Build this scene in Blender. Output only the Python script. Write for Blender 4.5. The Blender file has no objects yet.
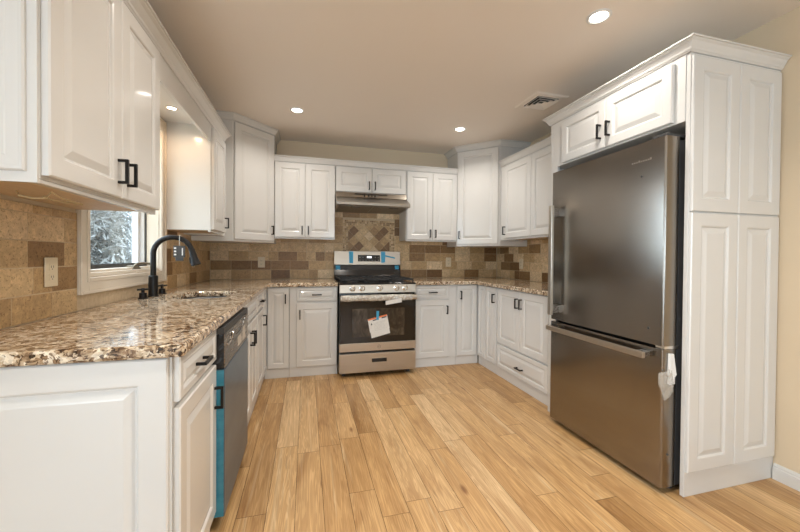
import bpy, bmesh, math, random
from mathutils import Vector, Matrix
R = math.radians
SC = bpy.context.scene
COL = SC.collection

# ------------------------------------------------------------------ camera
cam_d = bpy.data.cameras.new('camera')
cam = bpy.data.objects.new('camera', cam_d); COL.objects.link(cam)
cam_d.sensor_fit = 'HORIZONTAL'; cam_d.sensor_width = 36.0
cam_d.lens = 36.0 * 350.86 / 800.0
cam_d.shift_x = 0.0
cam_d.shift_y = (261.06 - 266.0) / 800.0
cam_d.clip_start = 0.02
yaw, pit, rol = R(14.945), R(-0.652), R(0.453)
fwd = Vector((math.sin(yaw) * math.cos(pit), math.cos(yaw) * math.cos(pit), math.sin(pit)))
rgt = Vector((math.cos(yaw), -math.sin(yaw), 0))
upv = rgt.cross(fwd)
r2 = rgt * math.cos(rol) + upv * math.sin(rol)
u2 = -rgt * math.sin(rol) + upv * math.cos(rol)
M = Matrix((r2, u2, -fwd)).transposed().to_4x4()
M.translation = (0, 0, 1.1689)
cam.matrix_world = M
SC.camera = cam

# ------------------------------------------------------------------ sky, lights, exposure
SC.view_settings.view_transform = 'Standard'
SC.view_settings.look = 'None'
SC.view_settings.gamma = 1.0
SC.view_settings.use_curve_mapping = False
SC.view_settings.exposure = 0.12
W = bpy.data.worlds.new('sky'); SC.world = W
W.use_nodes = True
bg = W.node_tree.nodes['Background']
bg.inputs[0].default_value = (0.76, 0.88, 1.0, 1)
bg.inputs[1].default_value = 7.8

def area(name, loc, rot, sx, sy, power, col, spread=180):
    l = bpy.data.lights.new(name, 'AREA'); l.shape = 'RECTANGLE'
    l.size = sx; l.size_y = sy; l.energy = power; l.color = col; l.spread = R(spread)
    o = bpy.data.objects.new(name, l); COL.objects.link(o)
    o.location = loc; o.rotation_euler = rot
    return o
# sky portals at the openings (sampling only) and an added soft lamp tilted up to fill the ceiling
def portal(name, loc, rot, sx, sy):
    o = area(name, loc, rot, sx, sy, 1, (1, 1, 1)); o.data.cycles.is_portal = True
portal('portal_glass_door', (-1.95, -3.33, 1.08), (R(90), 0, 0), 2.3, 2.15)
portal('portal_front_window', (1.2, -3.33, 1.45), (R(90), 0, 0), 1.5, 1.3)
portal('portal_side_window', (-3.73, 0.05, 1.45), (R(90), 0, R(-90)), 1.7, 1.4)
portal('portal_kitchen_window', (-1.17, 2.395, 1.56), (R(90), 0, R(-90)), 0.88, 1.0)
area('ceiling_fill_lamp', (1.2, -3.12, 1.2), (R(135), 0, 0), 1.5, 1.0, 9, (0.82, 0.91, 1.0), 130)

# ------------------------------------------------------------------ dimensions
XLW, XRW, YW, ZC = -1.0, 2.428, 4.14, 2.464
XL, YB, XR = -0.360, 3.51, 1.825          # door faces of the base cabinets
TOP = 0.876                               # cabinet top, under the granite
CT = 0.914                                # granite surface
DT = 0.02                                 # door thickness

# ------------------------------------------------------------------ materials
def mat(name, col, rough=0.5, metal=0.0, **kw):
    m = bpy.data.materials.new(name); m.use_nodes = True
    b = m.node_tree.nodes['Principled BSDF']
    b.inputs['Base Color'].default_value = (*col, 1)
    b.inputs['Roughness'].default_value = rough
    b.inputs['Metallic'].default_value = metal
    for k, v in kw.items():
        b.inputs[k.replace('_', ' ')].default_value = v
    return m
class N:
    """small node helper"""
    def __init__(s, m):
        s.t = m.node_tree; s.b = s.t.nodes['Principled BSDF']
    def n(s, typ, **kw):
        x = s.t.nodes.new(typ)
        for k, v in kw.items(): setattr(x, k, v)
        return x
    def l(s, a, b): s.t.links.new(a, b)
    def noise(s, vec, scale, detail=4, rough=0.5, dist=0.0):
        x = s.n('ShaderNodeTexNoise'); x.inputs['Scale'].default_value = scale
        x.inputs['Detail'].default_value = detail; x.inputs['Roughness'].default_value = rough
        x.inputs['Distortion'].default_value = dist
        if vec is not None: s.l(vec, x.inputs['Vector'])
        return x.outputs['Fac']
    def ramp(s, fac, stops, interp='LINEAR'):
        x = s.n('ShaderNodeValToRGB'); x.color_ramp.interpolation = interp
        e = x.color_ramp.elements
        while len(e) < len(stops): e.new(0.5)
        for i, (p, c) in enumerate(stops):
            e[i].position = p; e[i].color = (*c, 1) if len(c) == 3 else c
        s.l(fac, x.inputs[0]); return x.outputs[0]
    def mix(s, fac, a, b, mode='MIX'):
        x = s.n('ShaderNodeMix', data_type='RGBA', blend_type=mode)
        for sock, v in ((x.inputs[0], fac), (x.inputs[6], a), (x.inputs[7], b)):
            if hasattr(v, 'is_linked'): s.l(v, sock)
            elif isinstance(v, tuple): sock.default_value = (*v, 1)
            else: sock.default_value = v
        return x.outputs[2]
    def math(s, op, a, b=0.0):
        x = s.n('ShaderNodeMath', operation=op)
        for sock, v in ((x.inputs[0], a), (x.inputs[1], b)):
            if hasattr(v, 'is_linked'): s.l(v, sock)
            else: sock.default_value = v
        return x.outputs[0]
    def pos(s, scale=(1, 1, 1)):
        g = s.n('ShaderNodeTexCoord'); mp = s.n('ShaderNodeMapping')
        mp.inputs['Scale'].default_value = scale
        s.l(g.outputs['Object'], mp.inputs['Vector']); return mp.outputs['Vector']
    def attr(s, name):
        a = s.n('ShaderNodeAttribute', attribute_name=name)
        sp = s.n('ShaderNodeSeparateColor'); s.l(a.outputs['Color'], sp.inputs[0])
        return a.outputs['Color'], sp.outputs
    def bump(s, h, strength=0.2, dist=0.01):
        x = s.n('ShaderNodeBump'); x.inputs['Strength'].default_value = strength
        x.inputs['Distance'].default_value = dist
        s.l(h, x.inputs['Height']); s.l(x.outputs[0], s.b.inputs['Normal'])

WHITE = mat('white_lacquer', (0.70, 0.685, 0.66), 0.26, Coat_Weight=0.35, Coat_Roughness=0.06)
k = N(WHITE); k.l(k.ramp(k.noise(k.pos(), 3.0, 3), [(0.3, (0.69, 0.68, 0.658)), (0.7, (0.715, 0.703, 0.68))]), k.b.inputs['Base Color'])
WALLP = mat('beige_wall_paint', (0.71, 0.58, 0.41), 0.75)
k = N(WALLP); v = k.noise(k.pos(), 220, 2); k.bump(v, 0.08, 0.002)
k.l(k.ramp(k.noise(k.pos(), 1.5, 2), [(0.3, (0.70, 0.575, 0.41)), (0.7, (0.73, 0.60, 0.43))]), k.b.inputs['Base Color'])
CEILP = mat('warm_ceiling_paint', (0.90, 0.83, 0.755), 0.85)
k = N(CEILP); k.bump(k.noise(k.pos(), 160, 2), 0.08, 0.002)
UNDER = mat('maple_veneer_underside', (0.55, 0.40, 0.24), 0.5)
k = N(UNDER); k.l(k.ramp(k.noise(k.pos((30, 2, 2)), 4, 4), [(0.3, (0.50, 0.36, 0.21)), (0.7, (0.62, 0.46, 0.29))]), k.b.inputs['Base Color'])
BLACKM = mat('matt_black_metal', (0.018, 0.017, 0.017), 0.38, 0.6)
k = N(BLACKM); k.l(k.math('ADD', k.math('MULTIPLY', k.noise(k.pos(), 60), 0.15), 0.3), k.b.inputs['Roughness'])
GLOSSB = mat('black_enamel', (0.012, 0.012, 0.013), 0.12)
k = N(GLOSSB); k.l(k.math('ADD', k.math('MULTIPLY', k.noise(k.pos(), 40), 0.08), 0.09), k.b.inputs['Roughness'])
IRON = mat('cast_iron', (0.02, 0.02, 0.02), 0.6)
k = N(IRON); k.bump(k.noise(k.pos(), 400), 0.2, 0.001)
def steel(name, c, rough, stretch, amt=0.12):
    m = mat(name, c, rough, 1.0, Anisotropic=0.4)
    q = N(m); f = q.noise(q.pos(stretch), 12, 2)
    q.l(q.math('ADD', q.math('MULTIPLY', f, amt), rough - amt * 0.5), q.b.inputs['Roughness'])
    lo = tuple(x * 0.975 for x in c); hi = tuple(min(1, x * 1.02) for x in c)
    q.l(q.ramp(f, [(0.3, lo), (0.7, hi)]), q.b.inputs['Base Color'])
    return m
STEEL = steel('brushed_stainless', (0.51, 0.455, 0.385), 0.36, (0.3, 8, 8), 0.05)
HOODST = steel('hood_stainless', (0.40, 0.36, 0.31), 0.30, (0.3, 8, 8), 0.05)
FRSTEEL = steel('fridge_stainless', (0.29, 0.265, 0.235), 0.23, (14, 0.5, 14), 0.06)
DWSTEEL = steel('dishwasher_stainless', (0.30, 0.275, 0.25), 0.28, (14, 0.5, 14))
BRIGHT = steel('polished_steel', (0.75, 0.72, 0.68), 0.18, (5, 5, 5), 0.05)
SINKST = steel('sink_steel', (0.30, 0.29, 0.28), 0.42, (10, 1, 10))
DARKGREY = mat('dark_grey_plastic', (0.05, 0.05, 0.05), 0.5)
k = N(DARKGREY); k.bump(k.noise(k.pos(), 300), 0.1, 0.001)
FILMGREY = mat('blue_grey_film', (0.10, 0.135, 0.165), 0.28, 0.0, Specular_IOR_Level=0.4)
k = N(FILMGREY); k.l(k.ramp(k.noise(k.pos((2, 2, 6)), 3, 3), [(0.3, (0.065, 0.095, 0.125)), (0.7, (0.085, 0.12, 0.155))]), k.b.inputs['Base Color'])
TEAL = mat('teal_film', (0.03, 0.22, 0.32), 0.25, Coat_Weight=0.3)
k = N(TEAL); k.l(k.ramp(k.noise(k.pos((4, 4, 12)), 3, 3), [(0.3, (0.025, 0.19, 0.29)), (0.7, (0.04, 0.26, 0.37))]), k.b.inputs['Base Color'])
BLUETAPE = mat('blue_tape', (0.03, 0.30, 0.52), 0.5)
k = N(BLUETAPE); k.l(k.ramp(k.noise(k.pos(), 90, 3), [(0.3, (0.02, 0.25, 0.46)), (0.7, (0.05, 0.36, 0.58))]), k.b.inputs['Base Color'])
PAPER = mat('white_paper', (0.72, 0.70, 0.66), 0.7)
k = N(PAPER); k.l(k.ramp(k.noise(k.pos(), 60, 3), [(0.3, (0.68, 0.66, 0.62)), (0.7, (0.76, 0.74, 0.70))]), k.b.inputs['Base Color'])
ORANGE = mat('orange_print', (0.75, 0.17, 0.03), 0.6); k = N(ORANGE); k.bump(k.noise(k.pos(), 200), 0.05, 0.001)
INK = mat('black_print', (0.03, 0.03, 0.03), 0.6); k = N(INK); k.bump(k.noise(k.pos(), 200), 0.05, 0.001)
GREYINK = mat('grey_print', (0.36, 0.35, 0.33), 0.6); k = N(GREYINK); k.bump(k.noise(k.pos(), 200), 0.05, 0.001)
IVORY = mat('ivory_plastic', (0.72, 0.62, 0.45), 0.35); k = N(IVORY); k.bump(k.noise(k.pos(), 100), 0.03, 0.001)
PLASTICW = mat('white_plastic', (0.78, 0.78, 0.77), 0.4); k = N(PLASTICW); k.bump(k.noise(k.pos(), 80), 0.1, 0.002)
WOODW = mat('cream_window_paint', (0.76, 0.69, 0.59), 0.4); k = N(WOODW); k.bump(k.noise(k.pos((4, 1, 4)), 40), 0.05, 0.001)
VINYL = mat('white_vinyl', (0.80, 0.82, 0.84), 0.4); k = N(VINYL); k.bump(k.noise(k.pos(), 40), 0.02, 0.001)
DARKGL = mat('oven_glass', (0.012, 0.009, 0.007), 0.06); k = N(DARKGL)
k.l(k.math('ADD', k.math('MULTIPLY', k.noise(k.pos(), 12), 0.06), 0.04), k.b.inputs['Roughness'])
OVENWIN = mat('oven_window', (0.045, 0.033, 0.023), 0.12); k = N(OVENWIN)
f = k.noise(k.pos((1, 1, 0.6)), 14, 5, 0.6, 1.5)
k.l(k.ramp(f, [(0.35, (0.022, 0.016, 0.011)), (0.55, (0.05, 0.038, 0.026)), (0.75, (0.11, 0.088, 0.062))]), k.b.inputs['Base Color'])
CLEARF = mat('clear_film', (0.75, 0.72, 0.66), 0.15, Alpha=0.3); k = N(CLEARF); k.bump(k.noise(k.pos(), 60, 4), 0.8, 0.01)
BUBBLE = mat('bubble_wrap', (0.66, 0.63, 0.58), 0.22, 0.3); k = N(BUBBLE)
vo = k.n('ShaderNodeTexVoronoi'); vo.inputs['Scale'].default_value = 45; k.l(k.pos(), vo.inputs['Vector'])
k.bump(vo.outputs['Distance'], 0.9, 0.01)
k.l(k.ramp(vo.outputs['Distance'], [(0.1, (0.74, 0.72, 0.67)), (0.6, (0.48, 0.44, 0.38))]), k.b.inputs['Base Color'])
BRASS = mat('pewter_crank', (0.22, 0.19, 0.14), 0.4, 0.8); k = N(BRASS); k.bump(k.noise(k.pos(), 100), 0.05, 0.001)
GROUT = mat('travertine_grout', (0.46, 0.34, 0.21), 0.8); k = N(GROUT)
k.l(k.ramp(k.noise(k.pos(), 60), [(0.3, (0.50, 0.385, 0.25)), (0.7, (0.62, 0.49, 0.33))]), k.b.inputs['Base Color'])

def emis(name, col, s):
    m = mat(name, col, 0.5); b = m.node_tree.nodes['Principled BSDF']
    b.inputs['Emission Color'].default_value = (*col, 1); b.inputs['Emission Strength'].default_value = s
    return m
LAMP = emis('lamp_lens', (1.0, 0.93, 0.84), 9.0)
PUCKL = emis('puck_lens', (1.0, 0.86, 0.68), 10.0)
LED = emis('display_digits', (0.9, 0.95, 1.0), 1.2)

TRAV = mat('travertine', (0.4, 0.3, 0.2), 0.45); k = N(TRAV)
ac, ar = k.attr('tone')
base = k.ramp(ar[0], [(0.0, (0.19, 0.10, 0.038)), (0.25, (0.30, 0.18, 0.078)), (0.42, (0.47, 0.315, 0.155)), (0.75, (0.63, 0.46, 0.26)), (1.0, (0.76, 0.60, 0.39))])
vadd = k.n('ShaderNodeVectorMath', operation='ADD'); k.l(k.pos(), vadd.inputs[0])
vm = k.n('ShaderNodeVectorMath', operation='SCALE'); k.l(ac, vm.inputs[0]); vm.inputs['Scale'].default_value = 31.0; k.l(vm.outputs[0], vadd.inputs[1])
n1 = k.noise(vadd.outputs[0], 30, 7, 0.72, 0.7)
n2 = k.noise(vadd.outputs[0], 110, 4, 0.6, 0.4)
c1 = k.mix(k.math('MULTIPLY', n1, 0.9), base, k.mix(1.0, base, k.ramp(n1, [(0.36, (0.50, 0.43, 0.36)), (0.62, (1.3, 1.28, 1.25))]), 'MULTIPLY'))
pits = k.ramp(n2, [(0.36, (0.45, 0.37, 0.30)), (0.44, (1, 1, 1)), (0.62, (1, 1, 1)), (0.72, (1.3, 1.3, 1.3))])
c2 = k.mix(0.75, c1, pits, 'MULTIPLY')
k.l(c2, k.b.inputs['Base Color']); k.bump(n2, 0.35, 0.003)

GRAN = mat('granite', (0.5, 0.4, 0.3), 0.07); k = N(GRAN)
pv = k.pos((0.85, 1.2, 1.0)); pv.node.inputs['Rotation'].default_value = (0, 0, R(-25))
warp = k.n('ShaderNodeTexNoise'); warp.inputs['Scale'].default_value = 30; warp.inputs['Detail'].default_value = 4; k.l(pv, warp.inputs['Vector'])
wv = k.n('ShaderNodeVectorMath', operation='SCALE'); k.l(warp.outputs['Color'], wv.inputs[0]); wv.inputs['Scale'].default_value = 0.05
wa = k.n('ShaderNodeVectorMath', operation='ADD'); k.l(pv, wa.inputs[0]); k.l(wv.outputs[0], wa.inputs[1]); P_ = wa.outputs[0]
def cells(scale):
    x = k.n('ShaderNodeTexVoronoi'); x.inputs['Scale'].default_value = scale; k.l(P_, x.inputs['Vector'])
    sx_ = k.n('ShaderNodeSeparateColor'); k.l(x.outputs['Color'], sx_.inputs[0]); return sx_.outputs[0]
big = k.noise(P_, 7, 4, 0.6, 0.8)
cl = k.math('ADD', k.math('MULTIPLY', cells(84), 0.55), k.math('MULTIPLY', k.noise(P_, 36, 4, 0.6, 0.6), 0.9))
cl = k.math('ADD', cl, k.math('MULTIPLY', big, 0.5))
cc = k.ramp(cl, [(0.50, (0.022, 0.016, 0.014)), (0.60, (0.10, 0.058, 0.034)), (0.72, (0.30, 0.19, 0.11)), (0.86, (0.48, 0.36, 0.235)), (0.98, (0.62, 0.50, 0.36)), (1.0, (0.78, 0.69, 0.56))])
sc_ = k.math('MULTIPLY', cl, 0.75); k.l(sc_, cc.node.inputs[0])
for e_, p_ in zip(cc.node.color_ramp.elements, (0.47, 0.54, 0.62, 0.71, 0.80, 0.92)): e_.position = p_
small = cells(170)
cc = k.mix(0.8, cc, k.ramp(small, [(0.10, (0.16, 0.10, 0.07)), (0.16, (0.8, 0.75, 0.7)), (0.5, (1, 1, 1)), (0.9, (1.2, 1.18, 1.15))], 'LINEAR'), 'MULTIPLY')
k.l(cc, k.b.inputs['Base Color'])

WOOD = mat('oak_planks', (0.5, 0.35, 0.2), 0.38); k = N(WOOD)
ac, ar = k.attr('plank')
tc = k.n('ShaderNodeTexCoord'); sp = k.n('ShaderNodeSeparateXYZ'); k.l(tc.outputs['Object'], sp.inputs[0])
def gv(sx, sy, kx, ky):
    cb = k.n('ShaderNodeCombineXYZ')
    k.l(k.math('ADD', k.math('MULTIPLY', sp.outputs[0], sx), k.math('MULTIPLY', ar[0], kx)), cb.inputs[0])
    k.l(k.math('ADD', k.math('MULTIPLY', sp.outputs[1], sy), k.math('MULTIPLY', ar[1], ky)), cb.inputs[1])
    return cb.outputs[0]
tone = k.ramp(ar[2], [(0.0, (0.43, 0.255, 0.105)), (0.35, (0.53, 0.325, 0.142)), (0.7, (0.585, 0.375, 0.175)), (1.0, (0.68, 0.48, 0.265))])
cath = k.noise(gv(13, 0.55, 41, 67), 1.5, 3, 0.5, 1.2)
wv_ = k.math('SINE', k.math('MULTIPLY', cath, 60.0))
g1 = k.ramp(wv_, [(0.0, (0.80, 0.75, 0.69)), (0.55, (1.0, 1.0, 1.0)), (1.0, (1.04, 1.04, 1.04))])
fine = k.noise(gv(220, 6, 91, 13), 1.0, 4, 0.6)
g2 = k.ramp(fine, [(0.35, (0.86, 0.83, 0.80)), (0.6, (1.03, 1.03, 1.03))])
blot = k.noise(gv(6, 0.9, 17, 29), 1.5, 4, 0.6, 0.8)
g3 = k.ramp(blot, [(0.30, (0.74, 0.66, 0.58)), (0.5, (1, 1, 1)), (0.68, (1.13, 1.14, 1.16))])
kn = k.n('ShaderNodeTexVoronoi'); kn.inputs['Scale'].default_value = 1.0; k.l(gv(5.5, 1.9, 23, 11), kn.inputs['Vector'])
kd = k.ramp(kn.outputs['Distance'], [(0.0, (0.22, 0.13, 0.07)), (0.045, (0.42, 0.27, 0.17)), (0.10, (1, 1, 1))])
sap = k.noise(gv(26, 0.8, 53, 71), 1.0, 3, 0.5, 1.2)
tone = k.mix(k.ramp(sap, [(0.60, (0, 0, 0)), (0.67, (0.75, 0.75, 0.75))]), tone, (0.60, 0.44, 0.255))
dk = k.noise(gv(40, 1.3, 19, 83), 1.0, 4, 0.6, 1.5)
tone = k.mix(k.ramp(dk, [(0.30, (0.55, 0.55, 0.55)), (0.37, (0, 0, 0))]), tone, (0.22, 0.12, 0.05))
c = k.mix(0.8, tone, g1, 'MULTIPLY'); c = k.mix(0.9, c, g2, 'MULTIPLY'); c = k.mix(1.0, c, g3, 'MULTIPLY'); c = k.mix(0.85, c, kd, 'MULTIPLY')
k.l(c, k.b.inputs['Base Color'])
k.l(k.math('ADD', k.math('MULTIPLY', fine, 0.15), 0.32), k.b.inputs['Roughness'])
SUBF = mat('plank_gap', (0.10, 0.06, 0.03), 0.9); k = N(SUBF); k.bump(k.noise(k.pos(), 50), 0.1, 0.001)

def glass_mat(name, tint=(0.93, 0.96, 0.97)):
    m = bpy.data.materials.new(name); m.use_nodes = True; t = m.node_tree; t.nodes.clear()
    o = t.nodes.new('ShaderNodeOutputMaterial'); a = t.nodes.new('ShaderNodeBsdfTransparent'); a.inputs[0].default_value = (*tint, 1)
    g = t.nodes.new('ShaderNodeBsdfGlossy'); g.inputs['Roughness'].default_value = 0.02
    lw = t.nodes.new('ShaderNodeLayerWeight'); lw.inputs[0].default_value = 0.5
    pw = t.nodes.new('ShaderNodeMath'); pw.operation = 'POWER'; pw.inputs[1].default_value = 4.0; t.links.new(lw.outputs['Facing'], pw.inputs[0])
    fr = t.nodes.new('ShaderNodeMath'); fr.operation = 'MULTIPLY_ADD'; fr.inputs[1].default_value = 0.6; fr.inputs[2].default_value = 0.04; t.links.new(pw.outputs[0], fr.inputs[0])
    mx = t.nodes.new('ShaderNodeMixShader')
    t.links.new(fr.outputs[0], mx.inputs[0]); t.links.new(a.outputs[0], mx.inputs[1]); t.links.new(g.outputs[0], mx.inputs[2]); t.links.new(mx.outputs[0], o.inputs[0])
    return m
GLASS = glass_mat('window_glass')
LEAF = mat('grey_green_leaf', (0.20, 0.25, 0.19), 0.6); k = N(LEAF)
k.l(k.ramp(k.noise(k.pos(), 7, 3), [(0.3, (0.12, 0.125, 0.115)), (0.5, (0.18, 0.185, 0.175)), (0.7, (0.28, 0.285, 0.275))]), k.b.inputs['Base Color'])
BARK = mat('bark', (0.05, 0.04, 0.035), 0.9); k = N(BARK); k.bump(k.noise(k.pos(), 40), 0.5, 0.01)
SOIL = mat('lawn', (0.16, 0.19, 0.12), 0.9); k = N(SOIL)
k.l(k.ramp(k.noise(k.pos(), 8, 4), [(0.3, (0.05, 0.06, 0.035)), (0.7, (0.10, 0.11, 0.08))]), k.b.inputs['Base Color'])
CLAY = mat('terracotta', (0.16, 0.07, 0.05), 0.7); k = N(CLAY); k.bump(k.noise(k.pos(), 60), 0.1, 0.002)
KRAFT = mat('kraft_tag', (0.45, 0.33, 0.17), 0.7); k = N(KRAFT); k.bump(k.noise(k.pos(), 90), 0.1, 0.001)

# ------------------------------------------------------------------ mesh helpers
def box(bm, x0, x1, y0, y1, z0, z1, mi=0):
    v = [bm.verts.new((x, y, z)) for z in (z0, z1) for y in (y0, y1) for x in (x0, x1)]
    for q in ((0, 1, 3, 2), (4, 6, 7, 5), (0, 4, 5, 1), (2, 3, 7, 6), (0, 2, 6, 4), (1, 5, 7, 3)):
        f = bm.faces.new([v[i] for i in q]); f.material_index = mi
def hexa(bm, pts, mi=0):
    """pts: 4 bottom then 4 top, same winding"""
    v = [bm.verts.new(p) for p in pts]
    for q in ((3, 2, 1, 0), (4, 5, 6, 7), (0, 1, 5, 4), (1, 2, 6, 5), (2, 3, 7, 6), (3, 0, 4, 7)):
        f = bm.faces.new([v[i] for i in q]); f.material_index = mi
def lathe(bm, prof, c, axis='Z', seg=24, cap=True):
    """prof: (radius, height) along axis from point c"""
    rings = []
    for r, h in prof:
        ring = []
        for i in range(seg):
            a = 2 * math.pi * i / seg; p, q = r * math.cos(a), r * math.sin(a)
            d = {'Z': (p, q, h), 'Y': (p, h, q), 'X': (h, p, q)}[axis]
            ring.append(bm.verts.new((c[0] + d[0], c[1] + d[1], c[2] + d[2])))
        rings.append(ring)
    for a, b in zip(rings, rings[1:]):
        for i in range(seg):
            bm.faces.new((a[i], a[(i + 1) % seg], b[(i + 1) % seg], b[i]))
    if cap:
        bm.faces.new(rings[0]); bm.faces.new(rings[-1])
def tube(bm, pts, rad, seg=12):
    pts = [Vector(p) for p in pts]
    if not isinstance(rad, (list, tuple)): rad = [rad] * len(pts)
    rings = []; prev = None
    for i, p in enumerate(pts):
        t = (pts[min(i + 1, len(pts) - 1)] - pts[max(i - 1, 0)]).normalized()
        if prev is None:
            a = Vector((0, 0, 1)) if abs(t.z) < 0.9 else Vector((1, 0, 0))
            prev = t.cross(a).normalized()
        nrm = (prev - t * prev.dot(t)).normalized(); prev = nrm; b = t.cross(nrm)
        rings.append([bm.verts.new(p + (nrm * math.cos(2 * math.pi * j / seg) + b * math.sin(2 * math.pi * j / seg)) * rad[i]) for j in range(seg)])
    for a, b in zip(rings, rings[1:]):
        for j in range(seg):
            bm.faces.new((a[j], a[(j + 1) % seg], b[(j + 1) % seg], b[j]))
    bm.faces.new(rings[0]); bm.faces.new(rings[-1])
def sweep(bm, path, prof):
    """sweep (out, z) profile along an xy path; out is to the right of travel; mitred"""
    P = [Vector(p) for p in path]; cols = []
    for i, p in enumerate(P):
        d0 = (P[i] - P[i - 1]).normalized() if i else None
        d1 = (P[i + 1] - P[i]).normalized() if i < len(P) - 1 else None
        n0 = Vector((d0.y, -d0.x)) if d0 else None; n1 = Vector((d1.y, -d1.x)) if d1 else None
        if n0 and n1:
            m = (n0 + n1); m = m / (1 + n0.dot(n1))
        else: m = n0 or n1
        cols.append([bm.verts.new((p.x + m.x * o, p.y + m.y * o, z)) for o, z in prof])
    for a, b in zip(cols, cols[1:]):
        for j in range(len(prof)):
            q = (j + 1) % len(prof)
            bm.faces.new((a[j], a[q], b[q], b[j]))
    bm.faces.new(cols[0]); bm.faces.new(cols[-1])

class Frame:
    """front-of-cabinet frame: s runs to the viewer's right, z up, d outwards"""
    def __init__(s, o, u): s.o = Vector((o[0], o[1], 0)); s.u = Vector((u[0], u[1], 0)).normalized(); s.n = Vector((s.u.y, -s.u.x, 0))
    def p(s, a, z, d): return s.o + s.u * a + s.n * d + Vector((0, 0, z))
BACK = Frame((0, YB + DT), (1, 0))
LEFT = Frame((XL - DT, 0), (0, 1))
RIGHT = Frame((XR + DT, 0), (0, -1))       # s = -Y
UBACK = Frame((0, 3.83), (1, 0))
ULEFT = Frame((-0.69, 0), (0, 1))
URIGHT = Frame((2.08, 0), (0, -1))
FRID = Frame((1.79, 0), (0, -1))
ENDR = Frame((0, 1.29), (1, 0))
def fbox(bm, F, s0, s1, z0, z1, d0, d1, mi=0):
    hexa(bm, [F.p(s0, z0, d0), F.p(s1, z0, d0), F.p(s1, z0, d1), F.p(s0, z0, d1), F.p(s0, z1, d0), F.p(s1, z1, d0), F.p(s1, z1, d1), F.p(s0, z1, d1)], mi)
def panel(bm, F, s0, s1, z0, z1, fr=0.056, d0=0.0, th=DT, deep=0.008):
    w, h = s1 - s0, z1 - z0
    k = min(1.0, (min(w, h) / 2 - 0.012) / (fr + 0.04))
    loops = [(0, 0), (0, th - 0.004), (0.004, th), (fr * k, th), ((fr + 0.005) * k, th - deep * 0.35), ((fr + 0.008) * k, th - deep), ((fr + 0.013) * k, th - deep), ((fr + 0.034) * k, th - 0.0015), ((fr + 0.038) * k, th - 0.0005)]
    rings = []
    for i, d in loops:
        rings.append([bm.verts.new(F.p(a, z, d0 + d)) for a, z in ((s0 + i, z0 + i), (s1 - i, z0 + i), (s1 - i, z1 - i), (s0 + i, z1 - i))])
    for a, b in zip(rings, rings[1:]):
        for j in range(4):
            bm.faces.new((a[j], a[(j + 1) % 4], b[(j + 1) % 4], b[j]))
    bm.faces.new(rings[-1]); bm.faces.new(rings[0][::-1])
def pull(bm, F, kind, s, z, L=0.09, t=0.010, d0=DT, out=0.034):
    h = L / 2
    if kind == 'v':
        fbox(bm, F, s - t / 2, s + t / 2, z - h, z + h, d0 + out - t, d0 + out)
        for e in (z - h, z + h - t): fbox(bm, F, s - t / 2, s + t / 2, e, e + t, d0, d0 + out - t)
    else:
        fbox(bm, F, s - h, s + h, z - t / 2, z + t / 2, d0 + out - t, d0 + out)
        for e in (s - h, s + h - t): fbox(bm, F, e, e + t, z - t / 2, z + t / 2, d0, d0 + out - t)

# ------------------------------------------------------------------ objects
def root_of(o):
    while o.parent: o = o.parent
    return o
def obj(name, bm, m, parent=None, smooth=False, bevel=0.0, label=None, at=None):
    bmesh.ops.recalc_face_normals(bm, faces=bm.faces[:])
    off = Vector((0, 0, 0))
    if parent is not None: off = root_of(parent).location.copy()
    elif at is not None: off = Vector(at)
    bmesh.ops.translate(bm, vec=-off, verts=bm.verts[:])
    me = bpy.data.meshes.new(name); bm.to_mesh(me); bm.free()
    o = bpy.data.objects.new(name, me); COL.objects.link(o)
    for x in (m if isinstance(m, (list, tuple)) else [m]): me.materials.append(x)
    if smooth:
        for p in me.polygons: p.use_smooth = True
        if hasattr(me, 'set_sharp_from_angle'): me.set_sharp_from_angle(angle=R(40))
    if bevel:
        b = o.modifiers.new('bevel', 'BEVEL'); b.width = bevel; b.segments = 2; b.limit_method = 'ANGLE'; b.angle_limit = R(40)
    if parent is not None: o.parent = parent
    elif at is not None: o.location = at
    if label: o['label'] = label
    return o
def tag(o, label, cat, group=None):
    o['label'] = label; o['category'] = cat
    if group: o['group'] = group
    return o
def thing(name, label, cat, loc, group=None):
    o = bpy.data.objects.new(name, None); COL.objects.link(o); o.location = loc
    o.empty_display_size = 0.1
    return tag(o, label, cat, group)
def struct(o): o['kind'] = 'structure'; return o
def B(): return bmesh.new()
def bx(*a):
    bm = B(); box(bm, *a); return bm

# ================================================================== ROOM SHELL
rnd = random.Random(11)
bm = B(); pl = bm.loops.layers.float_color.new('plank')
X0, X1, Y0, Y1 = -3.6, XRW, -3.2, YW
YR = 1.0
w = 0.127; g = 0.0011
nx = int((X1 - X0) / w) + 1
for i in range(nx):
    xa = X0 + i * w; xb = min(xa + w, X1)
    y = Y0 - rnd.random() * 1.2
    Y1 = YW if xb > XLW - .1 else YR
    while y < Y1:
        L = rnd.uniform(0.45, 1.35)
        ya, yb = max(y, Y0), min(y + L, Y1)
        if yb - ya > 0.01:
            f = bm.faces.new([bm.verts.new(p) for p in ((xa + g, ya + g, 0), (xb - g, ya + g, 0), (xb - g, yb - g, 0), (xa + g, yb - g, 0))])
            cval = (rnd.random(), rnd.random(), min(1, max(0, rnd.gauss(0.52, 0.25))), 1)
            for lp in f.loops: lp[pl] = cval
        y += L
n0 = len(bm.faces)
box(bm, X0 - .12, X1 + .12, Y0 - .12, YR + .12, -0.10, -0.002, 1); box(bm, XLW - .16, X1 + .12, YR + .12, YW + .12, -0.10, -0.002, 1)
struct(obj('floor', bm, [WOOD, SUBF]))
bm = bx(X0 - .12, XRW + .12, Y0 - .12, YR + .12, ZC, ZC + 0.1); box(bm, XLW - .16, XRW + .12, YR + .12, YW + .12, ZC, ZC + .1)
struct(obj('ceiling', bm, CEILP))
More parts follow.
